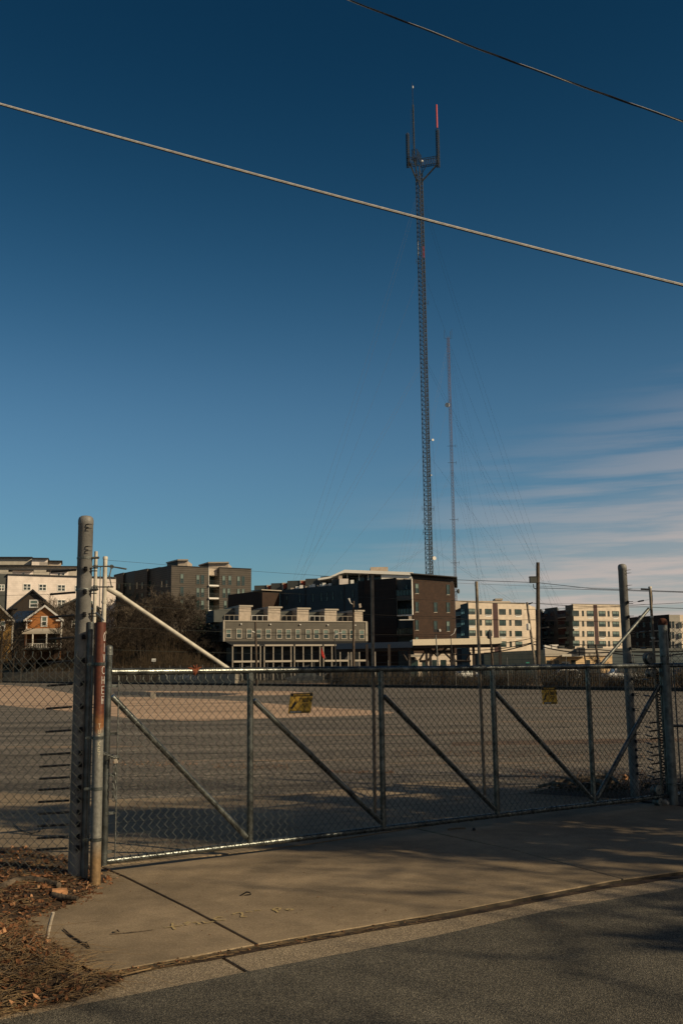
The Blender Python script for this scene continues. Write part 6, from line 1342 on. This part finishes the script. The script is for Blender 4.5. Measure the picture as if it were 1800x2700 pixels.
# litter drifts on the lot asphalt
for (x0, x1, yy, n, w_) in ((280,520,2012,520,7),(560,760,2020,420,8),(860,1040,2034,380,4),(1040,1700,1985,1300,12),(1350,1700,2040,900,16),(1130,1300,1932,260,3),(1100,1200,1760,0,1)):
    for i in range(n): px = r.uniform(x0, x1); py = yy + r.gauss(0, 1)*w_*.6 + (px-x0)*.01; p = G(px, py); leaf(q1 if r.random() < .6 else q2, Vector((p.x, p.y, .0)), r.uniform(.006, .017), r)
q4 = MB()
for i in range(2600):
    x, y = rnd_in(); near = smooth((7.0-y)/1.2)
    if r.random() > .12 + near: continue
    e = smooth(edge_dist(x, y)/.4); z = vz(x, y); ln = r.uniform(.10, .34)*(.5+.6*near); a = r.uniform(0, 6.28); el = r.uniform(.0, .75)*near*e; d = Vector((math.cos(a)*math.cos(el), math.sin(a)*math.cos(el), math.sin(el))); p = Vector((x, y, z + .004 + .12*near*e*r.random())); w1 = Vector((r.uniform(-.12,.12), r.uniform(-.12,.12), r.uniform(-.1,.06)))*ln
    q4.tube([p, p+d*ln*.5+w1, p+d*ln], [.0028, .002, .0009], 4, cap=False)
q4.build('twig_tangle', bark, kind='stuff')
q1.build('leaf_litter', leaf_a, kind='stuff'); q2.build('pale_leaf_litter', leaf_b, kind='stuff'); q3.build('dry_grass', straw, kind='stuff')
def stick(name, label, pxs, r_, m, z=.02, cat='stick', zs=None, n=8):
    pts = []
    for i, (x, y) in enumerate(pxs): p = G(x, y, (zs[i] if zs else z)); pts.append(p)
    return solo(MB().tube(pts, r_, n).build(name, m, smooth=True), label, cat)
stick('fallen_branch', 'thick bark covered branch lying in leaves below the fence', [(-60,2352),(0,2344),(40,2326),(80,2322),(120,2327),(156,2334)], [.035,.037,.04,.038,.034,.024], bark, .07, 'branch')
stick('fallen_branch', 'short dark branch lying just right of the split wood chunk', [(140,2360),(165,2366),(205,2369)], [.025,.024,.016], bark, .05, 'branch')
c = G(156, 2353, .06); o = MB().obox(c, (.052,.012,0), (-.01,.03,.0), (.004,0,.024)); o.obox(c+Vector((.045,-.01,-.004)), (.018,.01,.006), (-.008,.022,0), (.002,0,.016)); solo(o.build('wood_chunk', wood_orange), 'orange brown split wood chunk lying in the leaves', 'wood chunk')
stick('stick', 'pale barkless stick standing out of the dry grass edge', [(124,2476),(131,2440),(141,2406)], [.012,.013,.011], wood_pale, zs=[.03,.12,.20])
stick('stick', 'dark curved twig lying on the concrete near the dry grass', [(168,2449),(190,2468),(215,2484),(238,2499)], [.004,.006,.006,.004], bark, .008)
MBq = stick('stick', 'small forked dark twig beside the curved one', [(212,2483),(230,2486),(236,2497)], [.004,.004,.003], bark, .012)
stick('stick', 'long thin straight twig lying across the left slab', [(292,2462),(340,2459),(405,2451)], [.003,.003,.002], bark, .006)
stick('stick', 'short leaf tipped twig above the long straight twig', [(302,2458),(309,2452),(315,2457)], [.004,.006,.003], bark, .015)
stick('cable', 'thin black cable curling on the lot behind the left fence', [(36,2172),(55,2188),(84,2198),(104,2192),(117,2178),(126,2160)], .006, rubber, .01, 'cable')
stick('stick', 'crumpled black twig alone in the middle of the drive', [(634,2361),(645,2355),(650,2352),(658,2353),(662,2358),(645,2360)], [.004,.005,.005,.005,.004,.002], black_plastic, zs=[.005,.01,.03,.03,.008,.006])
stick('stick', 'short flat stick lying near the gate by the second joint', [(1180,2187),(1200,2184),(1226,2183)], .008, bark, .01)
stick('stone', 'small dark pebble between the flat stick and the second joint', [(1245,2186),(1249,2186),(1251,2187)], [.012,.018,.01], rubber, .014, 'stone')
stick('stick', 'pale straw stalk lying in the gutter near the left joint', [(543,2527),(565,2521),(590,2518)], .003, straw, 0.0)
stick('stick', 'long straw stalk sticking out of the leaf pile into the gutter', [(320,2572),(360,2562),(399,2553)], .004, straw, .01)
# dark wood heap behind the right end of the gate
r = random.Random(14)
for k, (x0, y0, x1, y1, rad, lab) in enumerate(((1480,2078,1640,2062,.05,'long dark log in the debris heap behind the gate'), (1560,2088,1655,2070,.045,'shorter log under the long one in the debris heap'), (1500,2060,1545,2082,.025,'thin branch leaning over the debris heap'), (1620,2050,1660,2080,.03,'upright branch end at the right of the debris heap'), (1590,2068,1630,2090,.03,'crossing branch in the middle of the debris heap'), (1440,2086,1520,2080,.022,'thin branch at the left of the debris heap'))):
    a = G(x0, y0, rad+.02*k); b_ = G(x1, y1, rad+.035*k); a.y += .5; b_.y += .5; solo(MB().tube([a, a.lerp(b_, .5)+Vector((0,0,.03)), b_], [rad, rad*.95, rad*.7], 8).build('log', bark, smooth=True), lab, 'log')
q = leafclump(500, 1.0, .45, .16, .022, 5); o = q.build('debris', bark); p = G(1600, 2085); o.location = (p.x+.2, p.y+.5, 0); o['kind'] = 'stuff'
o2 = leafclump(900, 1.5, .4, .15, .025, 6).build('ground_cover', evergreen); p = G(1760, 2110); o2.location = (p.x-.2, p.y+.6, 0); o2['kind'] = 'stuff'
stick('stone', 'orange brown stone on the debris heap behind the gate', [(1643,2051),(1648,2050),(1652,2051)], [.03,.05,.03], wood_orange, .12, 'stone')
stick('stone', 'pale stone under the lower gate roller', [(1746,2117),(1753,2116),(1760,2118)], [.02,.045,.02], wood_pale, .02, 'stone')
# yellow survey marks sprayed on the drive
def spray(strokes, wd_, name='paint_mark'):
    q = MB()
    for st in strokes:
        P3 = [G(420+x/3.92, 2330+y/3.92, .0045) for x, y in st]
        for i in range(len(P3)-1):
            a, b_ = P3[i], P3[i+1]; d = (b_-a).normalized(); s_ = Vector((-d.y, d.x, 0))*wd_/2; q.add([a-s_-d*wd_*.3, b_-s_+d*wd_*.3, b_+s_+d*wd_*.3, a+s_-d*wd_*.3], [(0,1,2,3)])
            for v in q.v[-4:]: v.z += .00025*len(q.f) % .001
    return q
q = spray([[(65,452),(120,445),(240,428)],[(140,408),(135,440),(160,470)],[(260,410),(300,395),(318,400),(280,425)],[(350,400),(390,398),(420,415),(395,420)],[(450,390),(470,405),(520,398),(560,390)],[(650,345),(600,345),(560,362),(600,378),(680,372)],
           [(760,315),(800,300),(850,298),(860,315),(850,342),(900,338)],[(900,290),(950,285)],[(990,275),(1045,272)],[(1170,262),(1210,250),(1250,252),(1240,268),(1190,275),(1170,262)],[(1200,272),(1225,295)],[(1310,265),(1345,256),(1380,264),(1345,274),(1310,265)]], .017)
solo(q.build('paint_mark', yel_ink), 'faded yellow sprayed survey scribble on the driveway concrete', 'paint mark')
